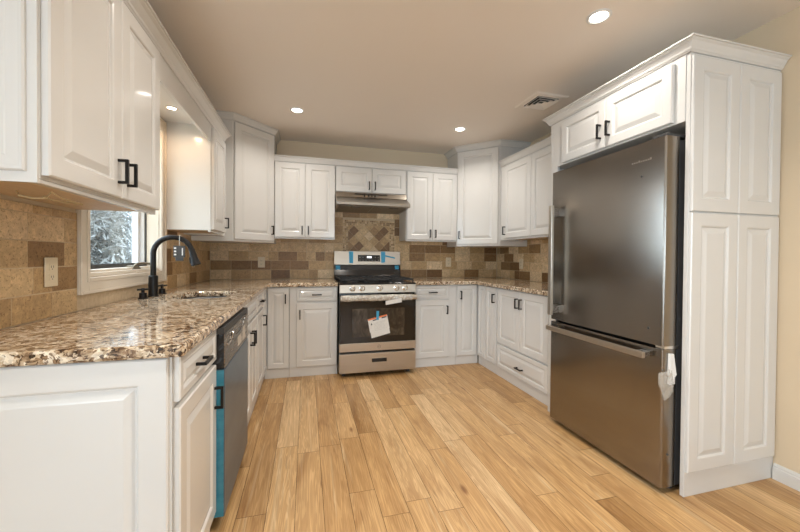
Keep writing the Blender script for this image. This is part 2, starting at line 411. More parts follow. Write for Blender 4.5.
struct(obj('wall_back', bx(XLW - .12, XRW + .12, YW, YW + .12, 0, ZC), WALLP))
struct(obj('wall_right', bx(XRW, XRW + .12, Y0, YW, 0, ZC), WALLP))
# kitchen window opening in the left wall
WY0, WY1, WZ0, WZ1 = 1.955, 2.835, 1.06, 2.06
bm = B()
box(bm, XLW - .16, XLW, YR, WY0, 0, ZC); box(bm, XLW - .16, XLW, WY1, YW, 0, ZC)
box(bm, XLW - .16, XLW, WY0, WY1, 0, WZ0); box(bm, XLW - .16, XLW, WY0, WY1, WZ1, ZC)
struct(obj('wall_left', bm, WALLP))
struct(obj('wall_side', bx(X0, XLW - .16, YR, YR + .12, 0, ZC), WALLP))
bm = B()   # open room behind the camera, unseen side window sited for its light
box(bm, X0 - .12, X0, 0.90, YR + .12, 0, ZC); box(bm, X0 - .12, X0, Y0, -0.80, 0, ZC)
box(bm, X0 - .12, X0, -0.80, 0.90, 0, 0.75); box(bm, X0 - .12, X0, -0.80, 0.90, 2.15, ZC)
struct(obj('wall_left_room', bm, WALLP))
bm = B()   # front wall with glass door and window
for a in ((X0, -3.1, 0, ZC), (-3.1, -0.8, 2.15, ZC), (-0.8, 0.45, 0, ZC), (0.45, 1.95, 0, 0.8), (0.45, 1.95, 2.1, ZC), (1.95, XRW, 0, ZC)):
    box(bm, a[0], a[1], Y0 - .12, Y0, a[2], a[3])
struct(obj('wall_front', bm, WALLP))

# baseboard along the right wall
bm = B(); sweep(bm, [(XRW, 1.285), (XRW, Y0)], [(0, 0), (0.015, 0), (0.015, 0.06), (0.011, 0.066), (0.011, 0.072), (0.005, 0.083), (0, 0.083)])
struct(obj('baseboard_right', bm, WHITE))

# kitchen window
win = thing('window_1', 'cream cased casement window over the sink counter', 'window', (XLW, 2.4, 0.985)); struct(win)
bm = B()
ca = -0.984
CY0, CY1, CZ0, CZ1 = 1.893, 2.891, 0.985, 2.12
def casing(bm, y0, y1, z0, z1, w_, x0, x1):
    box(bm, x0, x1, y0, y0 + w_, z0, z1); box(bm, x0, x1, y1 - w_, y1, z0, z1)
    box(bm, x0, x1, y0 + w_, y1 - w_, z0, z0 + w_); box(bm, x0, x1, y0 + w_, y1 - w_, z1 - w_, z1)
casing(bm, CY0, CY1, CZ0, CZ1, 0.075, XLW + .0005, ca)
casing(bm, CY0, CY1, CZ0, CZ1, 0.014, ca, ca + .008)
casing(bm, CY0 + .055, CY1 - .055, CZ0 + .055, CZ1 - .055, 0.02, ca, ca + .005)
obj('casing', bm, WOODW, win, bevel=0.003)
bm = B(); casing(bm, WY0 + .001, WY1 - .001, WZ0 + .001, WZ1 - .001, 0.02, XLW - .075, XLW)
box(bm, XLW - .075, XLW - .02, WY0 + .02, WY1 - .02, WZ0 + .02, WZ0 + .034)
obj('jamb', bm, WOODW, win, bevel=0.002)
bm = B(); casing(bm, WY0 + .014, WY1 - .014, WZ0 + .012, WZ1 - .012, 0.012, XLW - .085, XLW - .0755)
box(bm, XLW - .085, XLW - .0755, WY0 + .026, WY1 - .026, WZ0 + .024, WZ0 + .058)
obj('gasket', bm, DARKGREY, win)
bm = B(); casing(bm, WY0 + .001, WY1 - .001, WZ0 + .001, WZ1 - .001, 0.028, XLW - .16, XLW - .0855)
casing(bm, WY0 + .029, WY1 - .029, WZ0 + .029, WZ1 - .029, 0.022, XLW - .15, XLW - .112)
sash = obj('sash', bm, VINYL, win, bevel=0.003)
obj('glass', bx(XLW - .136, XLW - .132, WY0 + .05, WY1 - .05, WZ0 + .05, WZ1 - .05), GLASS, sash)
bm = B()
hexa(bm, [(-1.055, 2.47, 1.080), (-1.055, 2.58, 1.080), (-1.012, 2.58, 1.078), (-1.012, 2.47, 1.078), (-1.05, 2.48, 1.105), (-1.05, 2.57, 1.105), (-1.02, 2.56, 1.100), (-1.02, 2.49, 1.100)])
tube(bm, [(-1.03, 2.52, 1.10), (-1.02, 2.53, 1.114), (-1.005, 2.57, 1.118), (-.99, 2.63, 1.113), (-.985, 2.66, 1.108)], [0.006, 0.007, 0.007, 0.008, 0.010], 8)
obj('crank_handle', bm, BRASS, win, smooth=True)

# the other openings of the open room (behind the camera)
for nm, lab, x0, x1, z0, z1, nm_ in (('door_1', 'white framed sliding glass door behind the camera', -3.1, -0.8, 0.0, 2.15, 'door'), ('window_2', 'white framed window behind the camera', 0.45, 1.95, 0.8, 2.1, 'window')):
    t = thing(nm, lab, nm_, ((x0 + x1) / 2, Y0 - .06, z0)); struct(t)
    bm = B()
    for a in ((x0, x0 + .06, z0, z1), (x1 - .06, x1, z0, z1), (x0, x1, z0, z0 + .06), (x0, x1, z1 - .06, z1), ((x0 + x1) / 2 - .03, (x0 + x1) / 2 + .03, z0, z1)):
        box(bm, a[0], a[1], Y0 - .09, Y0 - .03, a[2], a[3])
    obj('frame', bm, VINYL, t, bevel=.003)
    obj('glass', bx(x0 + .05, x1 - .05, Y0 - .062, Y0 - .058, z0 + .05, z1 - .05), GLASS, t)
t = thing('window_3', 'white framed unseen side window sited for its light', 'window', (X0 - .06, 0.05, .75)); struct(t)
bm = B()
for a in ((-.80, -.74, .75, 2.15), (.84, .90, .75, 2.15), (-.80, .90, .75, .81), (-.80, .90, 2.09, 2.15)):
    box(bm, X0 - .09, X0 - .03, a[0], a[1], a[2], a[3])
obj('frame', bm, VINYL, t, bevel=.003)
obj('glass', bx(X0 - .062, X0 - .058, -.75, .85, .80, 2.10), GLASS, t)

# ------------------------------------------------------------------ travertine backsplash, real tiles
def tile_field(F, s0, s1, z0, z1, name, label, seed, skip=(), extra=None):
    rr = random.Random(seed)
    bm = B(); tl = bm.loops.layers.float_color.new('tone')
    gap = 0.0014; TH = 0.0085
    def tile(a, b, c, d):
        if b - a < 0.004 or d - c < 0.004: return
        e = 0.0015
        lo = [bm.verts.new(F.p(x, z, 0.0065)) for x, z in ((a + gap, c + gap), (b - gap, c + gap), (b - gap, d - gap), (a + gap, d - gap))]
        hi = [bm.verts.new(F.p(x, z, TH)) for x, z in ((a + gap + e, c + gap + e), (b - gap - e, c + gap + e), (b - gap - e, d - gap - e), (a + gap + e, d - gap - e))]
        t = rr.random()
        t = t * 0.28 if rr.random() < 0.25 else 0.36 + 0.64 * t
        cv = (t, rr.random(), rr.random(), 1)
        fs = [bm.faces.new(hi)] + [bm.faces.new((lo[j], lo[(j + 1) % 4], hi[(j + 1) % 4], hi[j])) for j in range(4)]
        for f in fs:
            for lp in f.loops: lp[tl] = cv
    rh, rw = 0.1016, 0.2032
    z = z0; row = 0
    while z < z1 - 0.002:
        zt = min(z + rh, z1)
        segs = [(s0, s1)]
        for (a, b, c, d) in skip:
            if zt > c + .001 and z < d - .001:
                ns = []
                for (p, q) in segs:
                    if b <= p or a >= q: ns.append((p, q))
                    else:
                        if a > p: ns.append((p, a))
                        if b < q: ns.append((b, q))
                segs = ns
        for (p, q) in segs:
            x = s0 - (row % 2) * rw * 0.5 - rw * 0.13 * ((row // 2) % 2)
            while x < q:
                ww = rw if rr.random() > 0.25 else rw * 0.5
                a, b = max(x, p), min(x + ww, q)
                if b > a: tile(a, b, z, zt)
                x += ww
        z = zt; row += 1
    nb = []
    for (a, b, c, d) in ([(s0, s1, z0, z1)] if not skip else extra):
        fbox(bm, F, a, b, c, d, 0.0005, 0.007, 1)
    o = obj(name, bm, [TRAV, GROUT]); struct(o); o['label'] = label
    return o
FB = Frame((0, YW), (1, 0)); FL = Frame((XLW, 0), (0, 1)); FR = Frame((XRW, 0), (0, -1))
MX0, MX1, MZ0, MZ1 = 0.41, 1.03, 1.13, 1.60
tile_field(FB, XLW + .011, XRW - .011, CT + .001, 1.72, 'trim_1', 'travertine tile backsplash on the back wall', 5, skip=[(MX0, MX1, MZ0, MZ1)], extra=[(XLW + .011, XRW - .011, CT + .001, 1.72)])
tile_field(FL, 1.02, YW - .011, CT + .001, 1.355, 'trim_2', 'travertine tile backsplash under the window', 8, skip=[(CY0 - .001, CY1 + .001, CZ0 - .001, 3)], extra=[(1.02, CY0 - .001, CT + .001, 1.355), (CY1 + .001, YW - .011, CT + .001, 1.355), (CY0 - .001, CY1 + .001, CT + .001, CZ0 - .001)])
tile_field(FR, -(YW - .011), -2.30, CT + .001, 1.38, 'trim_3', 'travertine tile backsplash beside the fridge', 21)
# framed diamond medallion behind the range
bm = B(); tl = bm.loops.layers.float_color.new('tone'); rr = random.Random(3)
def poly_tile(pts, t):
    c = sum((Vector(p) for p in pts), Vector((0, 0))) / len(pts)
    lo, hi = [], []
    for p in pts:
        v = Vector(p); d = (c - v).normalized()
        a = v + d * 0.0014; b = v + d * 0.0032
        lo.append(bm.verts.new(FB.p(a.x, a.y, 0.007))); hi.append(bm.verts.new(FB.p(b.x, b.y, 0.011)))
    cv = (t, rr.random(), rr.random(), 1)
    fs = [bm.faces.new(hi)] + [bm.faces.new((lo[j], lo[(j + 1) % len(lo)], hi[(j + 1) % len(lo)], hi[j])) for j in range(len(lo))]
    for f in fs:
        for lp in f.loops: lp[tl] = cv
m_ = 0.02; nb_ = 3
x = MX0
ncx = round((MX1 - MX0) / m_); ncz = round((MZ1 - MZ0) / m_)
sx = (MX1 - MX0) / ncx; sz = (MZ1 - MZ0) / ncz
for i in range(ncx):
    for j in range(ncz):
        if i < nb_ or i >= ncx - nb_ or j < nb_ or j >= ncz - nb_:
            a, b = MX0 + i * sx, MZ0 + j * sz
            poly_tile([(a, b), (a + sx, b), (a + sx, b + sz), (a, b + sz)], rr.uniform(0.15, 0.95))
ix0, ix1, iz0, iz1 = MX0 + nb_ * sx, MX1 - nb_ * sx, MZ0 + nb_ * sz, MZ1 - nb_ * sz
def clip(poly, x0, x1, z0, z1):
    for ax, lim, sg in ((0, x0, 1), (0, x1, -1), (1, z0, 1), (1, z1, -1)):
        out = []
        for i in range(len(poly)):
            p, q = poly[i], poly[(i + 1) % len(poly)]
            pin, qin = sg * (p[ax] - lim) >= 0, sg * (q[ax] - lim) >= 0
            if pin: out.append(p)
            if pin != qin:
                t = (lim - p[ax]) / (q[ax] - p[ax]); out.append((p[0] + t * (q[0] - p[0]), p[1] + t * (q[1] - p[1])))
        poly = out
        if len(poly) < 3: return None
    return poly
H = 0.0605
cx, cz = (ix0 + ix1) / 2, 1.415
tones = [0.9, 0.05, 0.5, 0.7, 0.3, 0.6, 0.12, 0.75, 0.45]
q = 0
for i in range(-5, 6):
    for j in range(-5, 6):
        px, pz = cx + (i - j) * H, cz + (i + j) * H
        c = clip([(px, pz - H), (px + H, pz), (px, pz + H), (px - H, pz)], ix0, ix1, iz0, iz1)
        if c:
            A = 0.5 * abs(sum(c[a][0] * c[(a + 1) % len(c)][1] - c[(a + 1) % len(c)][0] * c[a][1] for a in range(len(c))))
            if A > 2e-4: poly_tile(c, 0.95 if (i, j) == (0, 0) else tones[(i * 4 + j * 7) % 9])
o = struct(obj('trim_4', bm, [TRAV, GROUT])); o['label'] = 'mosaic bordered diamond tile medallion behind the range'

# ------------------------------------------------------------------ outlets
def outlet(F, s, z, label):
    t = thing('wall_outlet', label, 'outlet', F.p(s, z, 0.0112), 'ivory outlets on the tile backsplash')
    bm = B(); fbox(bm, F, s - .036, s + .036, z - .058, z + .058, .0112, .0165)
    obj('cover_plate', bm, IVORY, t, bevel=.002)
    for dz in (-.02, .02):
        bm = B(); fbox(bm, F, s - .016, s + .016, z + dz - .014, z + dz + .014, .0165, .0185)
        for ds in (-.006, .006): fbox(bm, F, s + ds - .0012, s + ds + .0012, z + dz - .003, z + dz + .006, .0185, .0188, 1)
        fbox(bm, F, s - .002, s + .002, z + dz - .010, z + dz - .006, .0185, .0188, 1)
        obj('receptacle', bm, [IVORY, DARKGREY], t)
outlet(FL, 1.715, 1.098, 'ivory double outlet on the tile left of the window')
outlet(FL, 3.55, 1.12, 'ivory outlet behind the black faucet, near the back left corner')
outlet(FB, -0.478, 1.10, 'ivory outlet on the back wall tile left of the range')
outlet(FB, 1.735, 1.11, 'ivory outlet on the back wall tile right of the range')
outlet(FR, -3.58, 1.10, 'ivory outlet on the right wall tile, next to the fridge')

# ================================================================== CABINETS
def cabinet(name, label, F, s0, s1, z0, z1, depth, fronts, group, toe=True, bodyfn=None, fr=0.056, under=False):
    """fronts: (kind, s0, s1, z0, z1, handle) with handle = ('v'|'h', s, z) or None"""
    c = F.p((s0 + s1) / 2, 0 if toe else z0, -depth / 2)
    t = thing(name, label, 'cabinet', c, group)
    bm = B()
    if bodyfn: bodyfn(bm)
    else: fbox(bm, F, s0 + .0008, s1 - .0008, z0, z1, -depth, 0)
    obj('body', bm, WHITE, t, bevel=.0015)
    if under:
        bm = B(); fbox(bm, F, s0 + .018, s1 - .018, z0 - .0015, z0 + .0005, -depth + .004, -.02)
        obj('underside', bm, UNDER, t, label='bare maple veneer underside')
        bm = B(); fbox(bm, F, s0 + .0008, s1 - .0008, z0 - .012, z0 - .0002, -.02, 0)
        obj('light_rail', bm, WHITE, t, bevel=.002)
    if toe:
        bm = B(); fbox(bm, F, s0 + .0008, s1 - .0008, 0, z0 - .0005, -.035, -.004)
        obj('toe_kick', bm, WHITE, t)
    for (kind, a, b, c0, c1, h) in fronts:
        bm = B(); panel(bm, F, a, b, c0, c1, fr if kind == 'door' else 0.034, d0=0.0008)
        d = obj(kind, bm, WHITE, t)
        if h:
            bm = B(); pull(bm, F, h[0], h[1], h[2])
            obj('handle', bm, BLACKM, d, label='black square bar pull')
    return t
GB = 'white raised panel base cabinets'; GW = 'white raised panel wall cabinets'
ZB = 0.0895                                   # bottom of base boxes
D1, D2 = 0.098, 0.868                         # door bottom, top of fronts
DR0, DTOP = 0.735, 0.715                      # drawer bottom, door top under a drawer
HV1, HV2 = 0.605, 0.762                       # handle heights
DEP = 0.605
# --- left run
nc = cabinet('base_cabinet', 'white base cabinet nearest the camera, with one drawer and big end panel', LEFT, 1.164, 1.608, ZB, TOP - .001, DEP,
    [('drawer', 1.170, 1.603, DR0, D2, ('h', 1.365, 0.80)), ('door', 1.170, 1.603, D1, DTOP, ('v', 1.570, 0.588))], GB)
ENDL = Frame((0, 1.164), (1, 0))
bm = B(); fbox(bm, ENDL, XLW + .004, XL - DT + .002, 0, TOP - .001, 0.0005, 0.008); panel(bm, ENDL, XLW + .006, XL - DT - .004, .004, TOP - .004, 0.072, d0=.008, th=.014, deep=.010)
obj('end_panel', bm, WHITE, nc)
cabinet('base_cabinet', 'white sink base cabinet with two doors, right beyond the dishwasher', LEFT, 2.222, 2.872, ZB, TOP - .001, DEP,
    [('drawer_front', 2.226, 2.868, DR0, D2, None), ('door', 2.226, 2.545, D1, DTOP, ('v', 2.515, 0.612)), ('door', 2.549, 2.868, D1, DTOP, ('v', 2.580, 0.612))], GB,
    bodyfn=lambda bm: (fbox(bm, LEFT, 2.223, 2.871, ZB, TOP - .001, -.02, 0), fbox(bm, LEFT, 2.223, 2.241, ZB, TOP - .001, -DEP, -.02), fbox(bm, LEFT, 2.853, 2.871, ZB, TOP - .001, -DEP, -.02), fbox(bm, LEFT, 2.241, 2.853, ZB, ZB + .018, -DEP, -.02)))
cabinet('base_cabinet', 'narrow white base cabinet with a drawer, between sink base and back corner', LEFT, 2.874, 3.272, ZB, TOP - .001, DEP,
    [('drawer', 2.878, 3.268, DR0, D2, ('h', 3.07, 0.80)), ('door', 2.878, 3.268, D1, DTOP, ('v', 3.235, 0.612))], GB)
# --- corner cabinets
def corner_l(bm):
    box(bm, XLW + .004, XL - DT, 3.274, YW - .004, ZB, TOP - .001)
    box(bm, XL - DT, -0.156, YB + DT, YW - .004, ZB, TOP - .001)
t = cabinet('corner_base_cabinet', 'white corner base cabinet in the back left corner, left of the range', BACK, XL - DT, -0.156, ZB, TOP - .001, DEP,
    [('door', XL + .008, -0.160, D1, D2, ('v', -0.190, HV2))], GB, bodyfn=corner_l, fr=.045)
bm = B(); panel(bm, LEFT, 3.278, YB - .008, D1, D2, 0.045, d0=.0008); obj('door', bm, WHITE, t)
bm = B(); fbox(bm, LEFT, 3.274, YB + .01, 0, ZB - .0005, -.035, -.004); obj('toe_kick', bm, WHITE, t)
def corner_r(bm):
    box(bm, XR + DT, XRW - .004, 3.337, YW - .004, ZB, TOP - .001)
    box(bm, 1.578, XR + DT, YB + DT, YW - .004, ZB, TOP - .001)
t = cabinet('corner_base_cabinet', 'white corner base cabinet in the back right corner, right of the range', BACK, 1.578, XR + DT, ZB, TOP - .001, DEP,
    [('door', 1.584, XR - .008, D1, D2, ('v', 1.622, HV2))], GB, bodyfn=corner_r, fr=.045)
bm = B(); panel(bm, RIGHT, -YB + .008, -3.340, D1, D2, 0.045, d0=.0008); obj('door', bm, WHITE, t)
bm = B(); fbox(bm, RIGHT, -YB - .01, -3.337, 0, ZB - .0005, -.035, -.004); obj('toe_kick', bm, WHITE, t)
# --- back run
cabinet('base_cabinet', 'white base cabinet with one drawer, directly left of the range', BACK, -0.154, 0.303, ZB, TOP - .001, DEP,
    [('drawer', -0.090, 0.298, DR0, D2, ('h', 0.10, 0.797)), ('door', -0.090, 0.298, D1, DTOP, ('v', -0.057, 0.608))], GB)
cabinet('base_cabinet', 'white base cabinet with one drawer, directly right of the range', BACK, 1.098, 1.576, ZB, TOP - .001, DEP,
    [('drawer', 1.104, 1.490, DR0, D2, ('h', 1.30, 0.797)), ('door', 1.104, 1.490, D1, DTOP, ('v', 1.462, 0.608))], GB)
# --- right run (s = -Y)
cabinet('base_cabinet', 'narrow tall door white base cabinet next to the back right corner', RIGHT, -3.335, -3.112, ZB, TOP - .001, .575,
    [('door', -3.331, -3.118, D1, D2, ('v', -3.150, HV2))], GB, fr=.045)
cabinet('base_cabinet', 'wide white base cabinet with two doors over a drawer, beside the fridge', RIGHT, -3.110, -2.292, ZB, TOP - .001, .575,
    [('door', -3.098, -2.722, 0.335, D2, ('v', -2.752, HV2)), ('door', -2.718, -2.342, 0.335, D2, ('v', -2.690, HV2)), ('drawer', -3.098, -2.342, D1, 0.322, ('h', -2.705, 0.19))], GB)

# --- wall cabinets, left run
UZ0, UZ1 = 1.365, 2.145
t = cabinet('wall_cabinet', 'large white double door wall cabinet nearest the camera, at upper left', ULEFT, 1.157, 1.905, 1.371, UZ1, .306,
    [('door', 1.162, 1.545, 1.381, 2.125, ('v', 1.517, 1.476)), ('door', 1.549, 1.900, 1.381, 2.125, ('v', 1.585, 1.476))], GW, toe=False, under=True)
EU = Frame((0, 1.157), (1, 0))
bm = B(); fbox(bm, EU, XLW + .004, -0.6905, UZ0 - .006, UZ1, .0005, .008); panel(bm, EU, XLW + .01, -0.713, UZ0 + .022, UZ1 - .03, 0.004, d0=.008, th=.010, deep=.001)
obj('end_panel', bm, WHITE, t)
t = cabinet('wall_cabinet', 'small white wall cabinet hanging right of the window', ULEFT, 2.895, 3.302, 1.357, UZ1, .306,
    [('door', 2.903, 3.296, 1.364, 2.125, ('v', 3.262, 1.445))], GW, toe=False, under=True)
bm = B(); fbox(bm, ULEFT, 3.3035, 3.497, 1.345, UZ1, -.306, -.03); obj('filler_panel', bm, WHITE, t)
# diagonal corner wall cabinets
def diag(label, F, poly, L, hs, bz, dz):
    c = sum((Vector((p[0], p[1], 0)) for p in poly), Vector()) / len(poly); c.z = bz
    t = thing('corner_wall_cabinet', label, 'cabinet', c, GW)
    bm = B()
    lo = [bm.verts.new((p[0], p[1], bz)) for p in poly]; hi = [bm.verts.new((p[0], p[1], 2.405)) for p in poly]
    bm.faces.new(lo); bm.faces.new(hi)
    for i in range(len(poly)): bm.faces.new((lo[i], lo[(i + 1) % len(poly)], hi[(i + 1) % len(poly)], hi[i]))
    obj('body', bm, WHITE, t, bevel=.0015)
    bm = B(); panel(bm, F, .012, L - .012, dz, 2.395, 0.06, d0=.0008)
    d = obj('door', bm, WHITE, t)
    bm = B(); pull(bm, F, 'v', hs, 1.43); obj('handle', bm, BLACKM, d, label='black square bar pull')
    return t
s2 = math.sqrt(0.5)
A0 = Vector((-0.655, 3.499)); A1 = Vector((-0.324, 3.83))
FDL = Frame(A0, A1 - A0); LL = (A1 - A0).length
diag('tall white diagonal corner wall cabinet in the back left corner', FDL, [(XLW + .004, 3.499), A0, A1, (-.324, YW - .012), (XLW + .004, YW - .012)], LL, LL - .045, 1.302, 1.322)
C0 = Vector((1.712, 3.83)); C1 = Vector((2.065, 3.477))
FDR = Frame(C0, C1 - C0); LR = (C1 - C0).length
diag('tall white diagonal corner wall cabinet in the back right corner', FDR, [(1.712, YW - .012), C0, C1, (XRW - .004, 3.477), (XRW - .004, YW - .012)], LR, .045, 1.300, 1.322)
# back run wall cabinets
BD = 0.296
cabinet('wall_cabinet', 'white double door wall cabinet left of the range hood', UBACK, -0.322, 0.296, 1.362, UZ1, BD,
    [('door', -0.316, -0.016, 1.368, 2.138, ('v', -0.044, 1.44)), ('door', -0.012, 0.291, 1.368, 2.138, ('v', 0.018, 1.44))], GW, toe=False, under=True)
cabinet('wall_cabinet', 'short white double door wall cabinet directly above the range hood', UBACK, 0.298, 1.085, 1.866, UZ1, BD,
    [('door', 0.303, 0.690, 1.872, 2.138, ('v', 0.660, 1.945)), ('door', 0.694, 1.080, 1.872, 2.138, ('v', 0.725, 1.945))], GW, toe=False)
cabinet('wall_cabinet', 'white double door wall cabinet right of the range hood', UBACK, 1.087, 1.709, 1.362, UZ1, BD,
    [('door', 1.095, 1.400, 1.368, 2.138, ('v', 1.370, 1.44)), ('door', 1.404, 1.704, 1.368, 2.138, ('v', 1.434, 1.44))], GW, toe=False, under=True)
# right wall cabinet (s=-Y)
t = cabinet('wall_cabinet', 'white double door wall cabinet on the right wall beside the fridge', URIGHT, -3.475, -2.445, 1.372, 2.170, .336,
    [('door', -3.385, -2.915, 1.380, 2.152, ('v', -3.352, 1.460)), ('door', -2.911, -2.452, 1.380, 2.152, ('v', -2.485, 1.460))], GW, toe=False, under=True)
bm = B(); fbox(bm, URIGHT, -2.4435, -2.294, 1.372, 2.170, -.336, -.002); obj('filler_panel', bm, WHITE, t)

# --- fridge surround
t = thing('fridge_enclosure', 'tall white fridge surround with raised end panels and doors above the fridge', 'cabinet', (2.1, 1.8, 0))
bm = B()
box(bm, 1.794, XRW - .001, 1.29, 1.31, 0, 2.172); obj('end_panel', bm, WHITE, t, bevel=.0015)
for (a, b, c0, c1) in ((1.798, 2.108, .125, 1.397), (2.112, 2.412, .125, 1.397), (1.798, 2.108, 1.404, 2.155), (2.112, 2.412, 1.404, 2.155)):
    bm = B(); panel(bm, ENDR, a, b, c0, c1, 0.062, d0=.0008, th=.014); obj('applied_panel', bm, WHITE, t)
bm = B(); box(bm, 1.79, XRW - .004, 2.27, 2.29, 0, 2.172); obj('side_panel', bm, WHITE, t, bevel=.0015)
bm = B(); box(bm, 1.79, XRW - .004, 1.3105, 2.2695, 1.846, 2.172); obj('body', bm, WHITE, t, bevel=.0015)
bm = B(); fbox(bm, FRID, -2.2695, -2.215, .0, 1.8455, -.02, 0); obj('filler_strip', bm, WHITE, t)
for (a, b, hs) in ((-2.152, -1.771, -1.802), (-1.767, -1.362, -1.736)):
    bm = B(); panel(bm, FRID, a, b, 1.855, 2.150, .05, d0=.0008); d = obj('door', bm, WHITE, t)
    bm = B(); pull(bm, FRID, 'v', hs, 1.958); obj('handle', bm, BLACKM, d, label='black square bar pull')

# --- crown mouldings
def crown_prof(z0, z1, out):
    h = z1 - z0
    return [(-.004, z0), (.006, z0), (.010, z0 + .10 * h), (.014, z0 + .16 * h), (.016, z0 + .30 * h), (.30 * out + .01, z0 + .52 * h), (.62 * out, z0 + .70 * h), (.80 * out, z0 + .80 * h), (.84 * out, z0 + .86 * h), (out, z0 + .88 * h), (out, z1), (-.004, z1)]
def crown(label, path, z0, z1, out):
    bm = B(); sweep(bm, path, crown_prof(z0, z1, out))
    p = path[len(path) // 2]
    tag(obj('crown_molding', bm, WHITE, at=(p[0], p[1], z0)), label, 'molding', 'white crown mouldings on the wall cabinets')
crown('white crown molding running above the wall cabinets over the sink window', [(XLW + .004, 1.148), (-.69, 1.148), (-.69, 3.31)], UZ1 + .0005, 2.205, .060)
crown('white crown molding on the tall back left corner cabinet', [(XLW + .004, 3.499), A0, A1, (-.324, YW - .012)], 2.4055, 2.462, .045)
crown('white crown molding above the wall cabinets flanking the hood', [(-.322, 3.83), (1.709, 3.83)], UZ1 + .0005, 2.204, .04)
crown('white crown molding on the tall back right corner cabinet', [(1.712, YW - .012), C0, C1, (XRW - .004, 3.477)], 2.4055, 2.462, .05)
crown('white crown molding above the right wall cabinet beside the fridge', [(2.08, 3.474), (2.08, 2.345)], 2.1705, 2.226, .045)
crown('large white crown molding wrapping the top of the fridge surround', [(XRW - .004, 2.29), (1.79, 2.29), (1.79, 1.29), (XRW - .004, 1.29)], 2.1725, 2.229, .046)

# --- valance over the window
t = thing('window_valance', 'white valance board with soffit bridging the wall cabinets over the window', 'valance', (-.85, 2.35, 2.02))
bm = B(); fbox(bm, ULEFT, 1.9065, 2.8935, 2.018, UZ1, -.02, 0); obj('valance_board', bm, WHITE, t, bevel=.0015)
bm = B(); fbox(bm, ULEFT, 1.9065, 2.8935, 2.130, 2.1445, -.306, -.0205); obj('soffit_board', bm, WHITE, t)
t = thing('puck_light', 'small round lit puck light under the soffit over the window', 'light', (-.85, 2.60, 2.13))
bm = B(); lathe(bm, [(.036, 0), (.036, -.006), (.028, -.008), (.026, -.004)], (-.85, 2.60, 2.1297), cap=False); obj('trim_ring', bm, BRIGHT, t, smooth=True)
bm = B(); lathe(bm, [(.0255, 0), (.0255, -.005), (.02, -.0065)], (-.85, 2.60, 2.1297)); obj('lens', bm, PUCKL, t)
pl_ = bpy.data.lights.new('puck_glow', 'SPOT'); pl_.energy = 6; pl_.color = (1, .66, .40); pl_.spot_size = R(172); pl_.spot_blend = .6; pl_.shadow_soft_size = .025
po = bpy.data.objects.new('puck_glow', pl_); COL.objects.link(po); po.location = (-.85, 2.60, 2.115)

# ================================================================== COUNTERTOPS
def slab(cells_x, cells_y, mask, z0, z1):
    bm = B(); vs = {}
    def V(i, j, z):
        if (i, j, z) not in vs: vs[(i, j, z)] = bm.verts.new((cells_x[i], cells_y[j], z))
        return vs[(i, j, z)]
    for i in range(len(cells_x) - 1):
        for j in range(len(cells_y) - 1):
            if not mask(i, j): continue
            bm.faces.new((V(i, j, z1), V(i + 1, j, z1), V(i + 1, j + 1, z1), V(i, j + 1, z1)))
            bm.faces.new((V(i, j + 1, z0), V(i + 1, j + 1, z0), V(i + 1, j, z0), V(i, j, z0)))
            for (di, dj, a, b) in ((-1, 0, (i, j), (i, j + 1)), (1, 0, (i + 1, j), (i + 1, j + 1)), (0, -1, (i, j), (i + 1, j)), (0, 1, (i, j + 1), (i + 1, j + 1))):
                ii, jj = i + di, j + dj
                if not (0 <= ii < len(cells_x) - 1 and 0 <= jj < len(cells_y) - 1 and mask(ii, jj)):
                    bm.faces.new((V(*a, z0), V(*b, z0), V(*b, z1), V(*a, z1)))
    return bm
SX0, SX1, SY0, SY1 = -0.80, -0.485, 2.31, 2.76
bm = slab([XLW + .002, XL + .022, 0.3025], [1.128, YB - .032, YW - .002], lambda i, j: not (i == 1 and j == 0), TOP, CT)
ctl = obj('countertop', bm, GRAN)
# rounded sink cut-out
bm = B()
def rrect(x0, x1, y0, y1, r, n=6):
    pts = []
    for (cx_, cy_, a0) in ((x1 - r, y1 - r, 0), (x0 + r, y1 - r, 90), (x0 + r, y0 + r, 180), (x1 - r, y0 + r, 270)):
        for i in range(n + 1):
            a = R(a0 + 90 * i / n); pts.append((cx_ + r * math.cos(a), cy_ + r * math.sin(a)))
    return pts
pp = rrect(SX0, SX1, SY0, SY1, .10)
lo = [bm.verts.new((x, y, .8)) for x, y in pp]; hi = [bm.verts.new((x, y, 1.0)) for x, y in pp]
bm.faces.new(lo[::-1]); bm.faces.new(hi)
for i in range(len(pp)): bm.faces.new((lo[i], lo[(i + 1) % len(pp)], hi[(i + 1) % len(pp)], hi[i]))
cut = obj('cutter', bm, GRAN)
bo = ctl.modifiers.new('cut', 'BOOLEAN'); bo.object = cut; bo.operation = 'DIFFERENCE'; bo.solver = 'EXACT'
bpy.context.view_layer.update()
dg = bpy.context.evaluated_depsgraph_get()
me = bpy.data.meshes.new_from_object(ctl.evaluated_get(dg)); old = ctl.data
ctl.modifiers.clear(); ctl.data = me; bpy.data.meshes.remove(old)
cm = cut.data; bpy.data.objects.remove(cut); bpy.data.meshes.remove(cm)
def ct_bevel(o):
    b = o.modifiers.new('bevel', 'BEVEL'); b.width = .009; b.segments = 3; b.limit_method = 'ANGLE'; b.angle_limit = R(50)
ct_bevel(ctl)
tag(ctl, 'brown and cream granite countertop around the sink, running under the window', 'countertop')
bm = slab([1.083, XR - .032, XRW - .002], [2.294, YB - .032, YW - .002], lambda i, j: not (i == 0 and j == 0), TOP, CT)
o = obj('countertop', bm, GRAN); ct_bevel(o)
tag(o, 'brown and cream granite countertop in the corner between range and fridge', 'countertop')

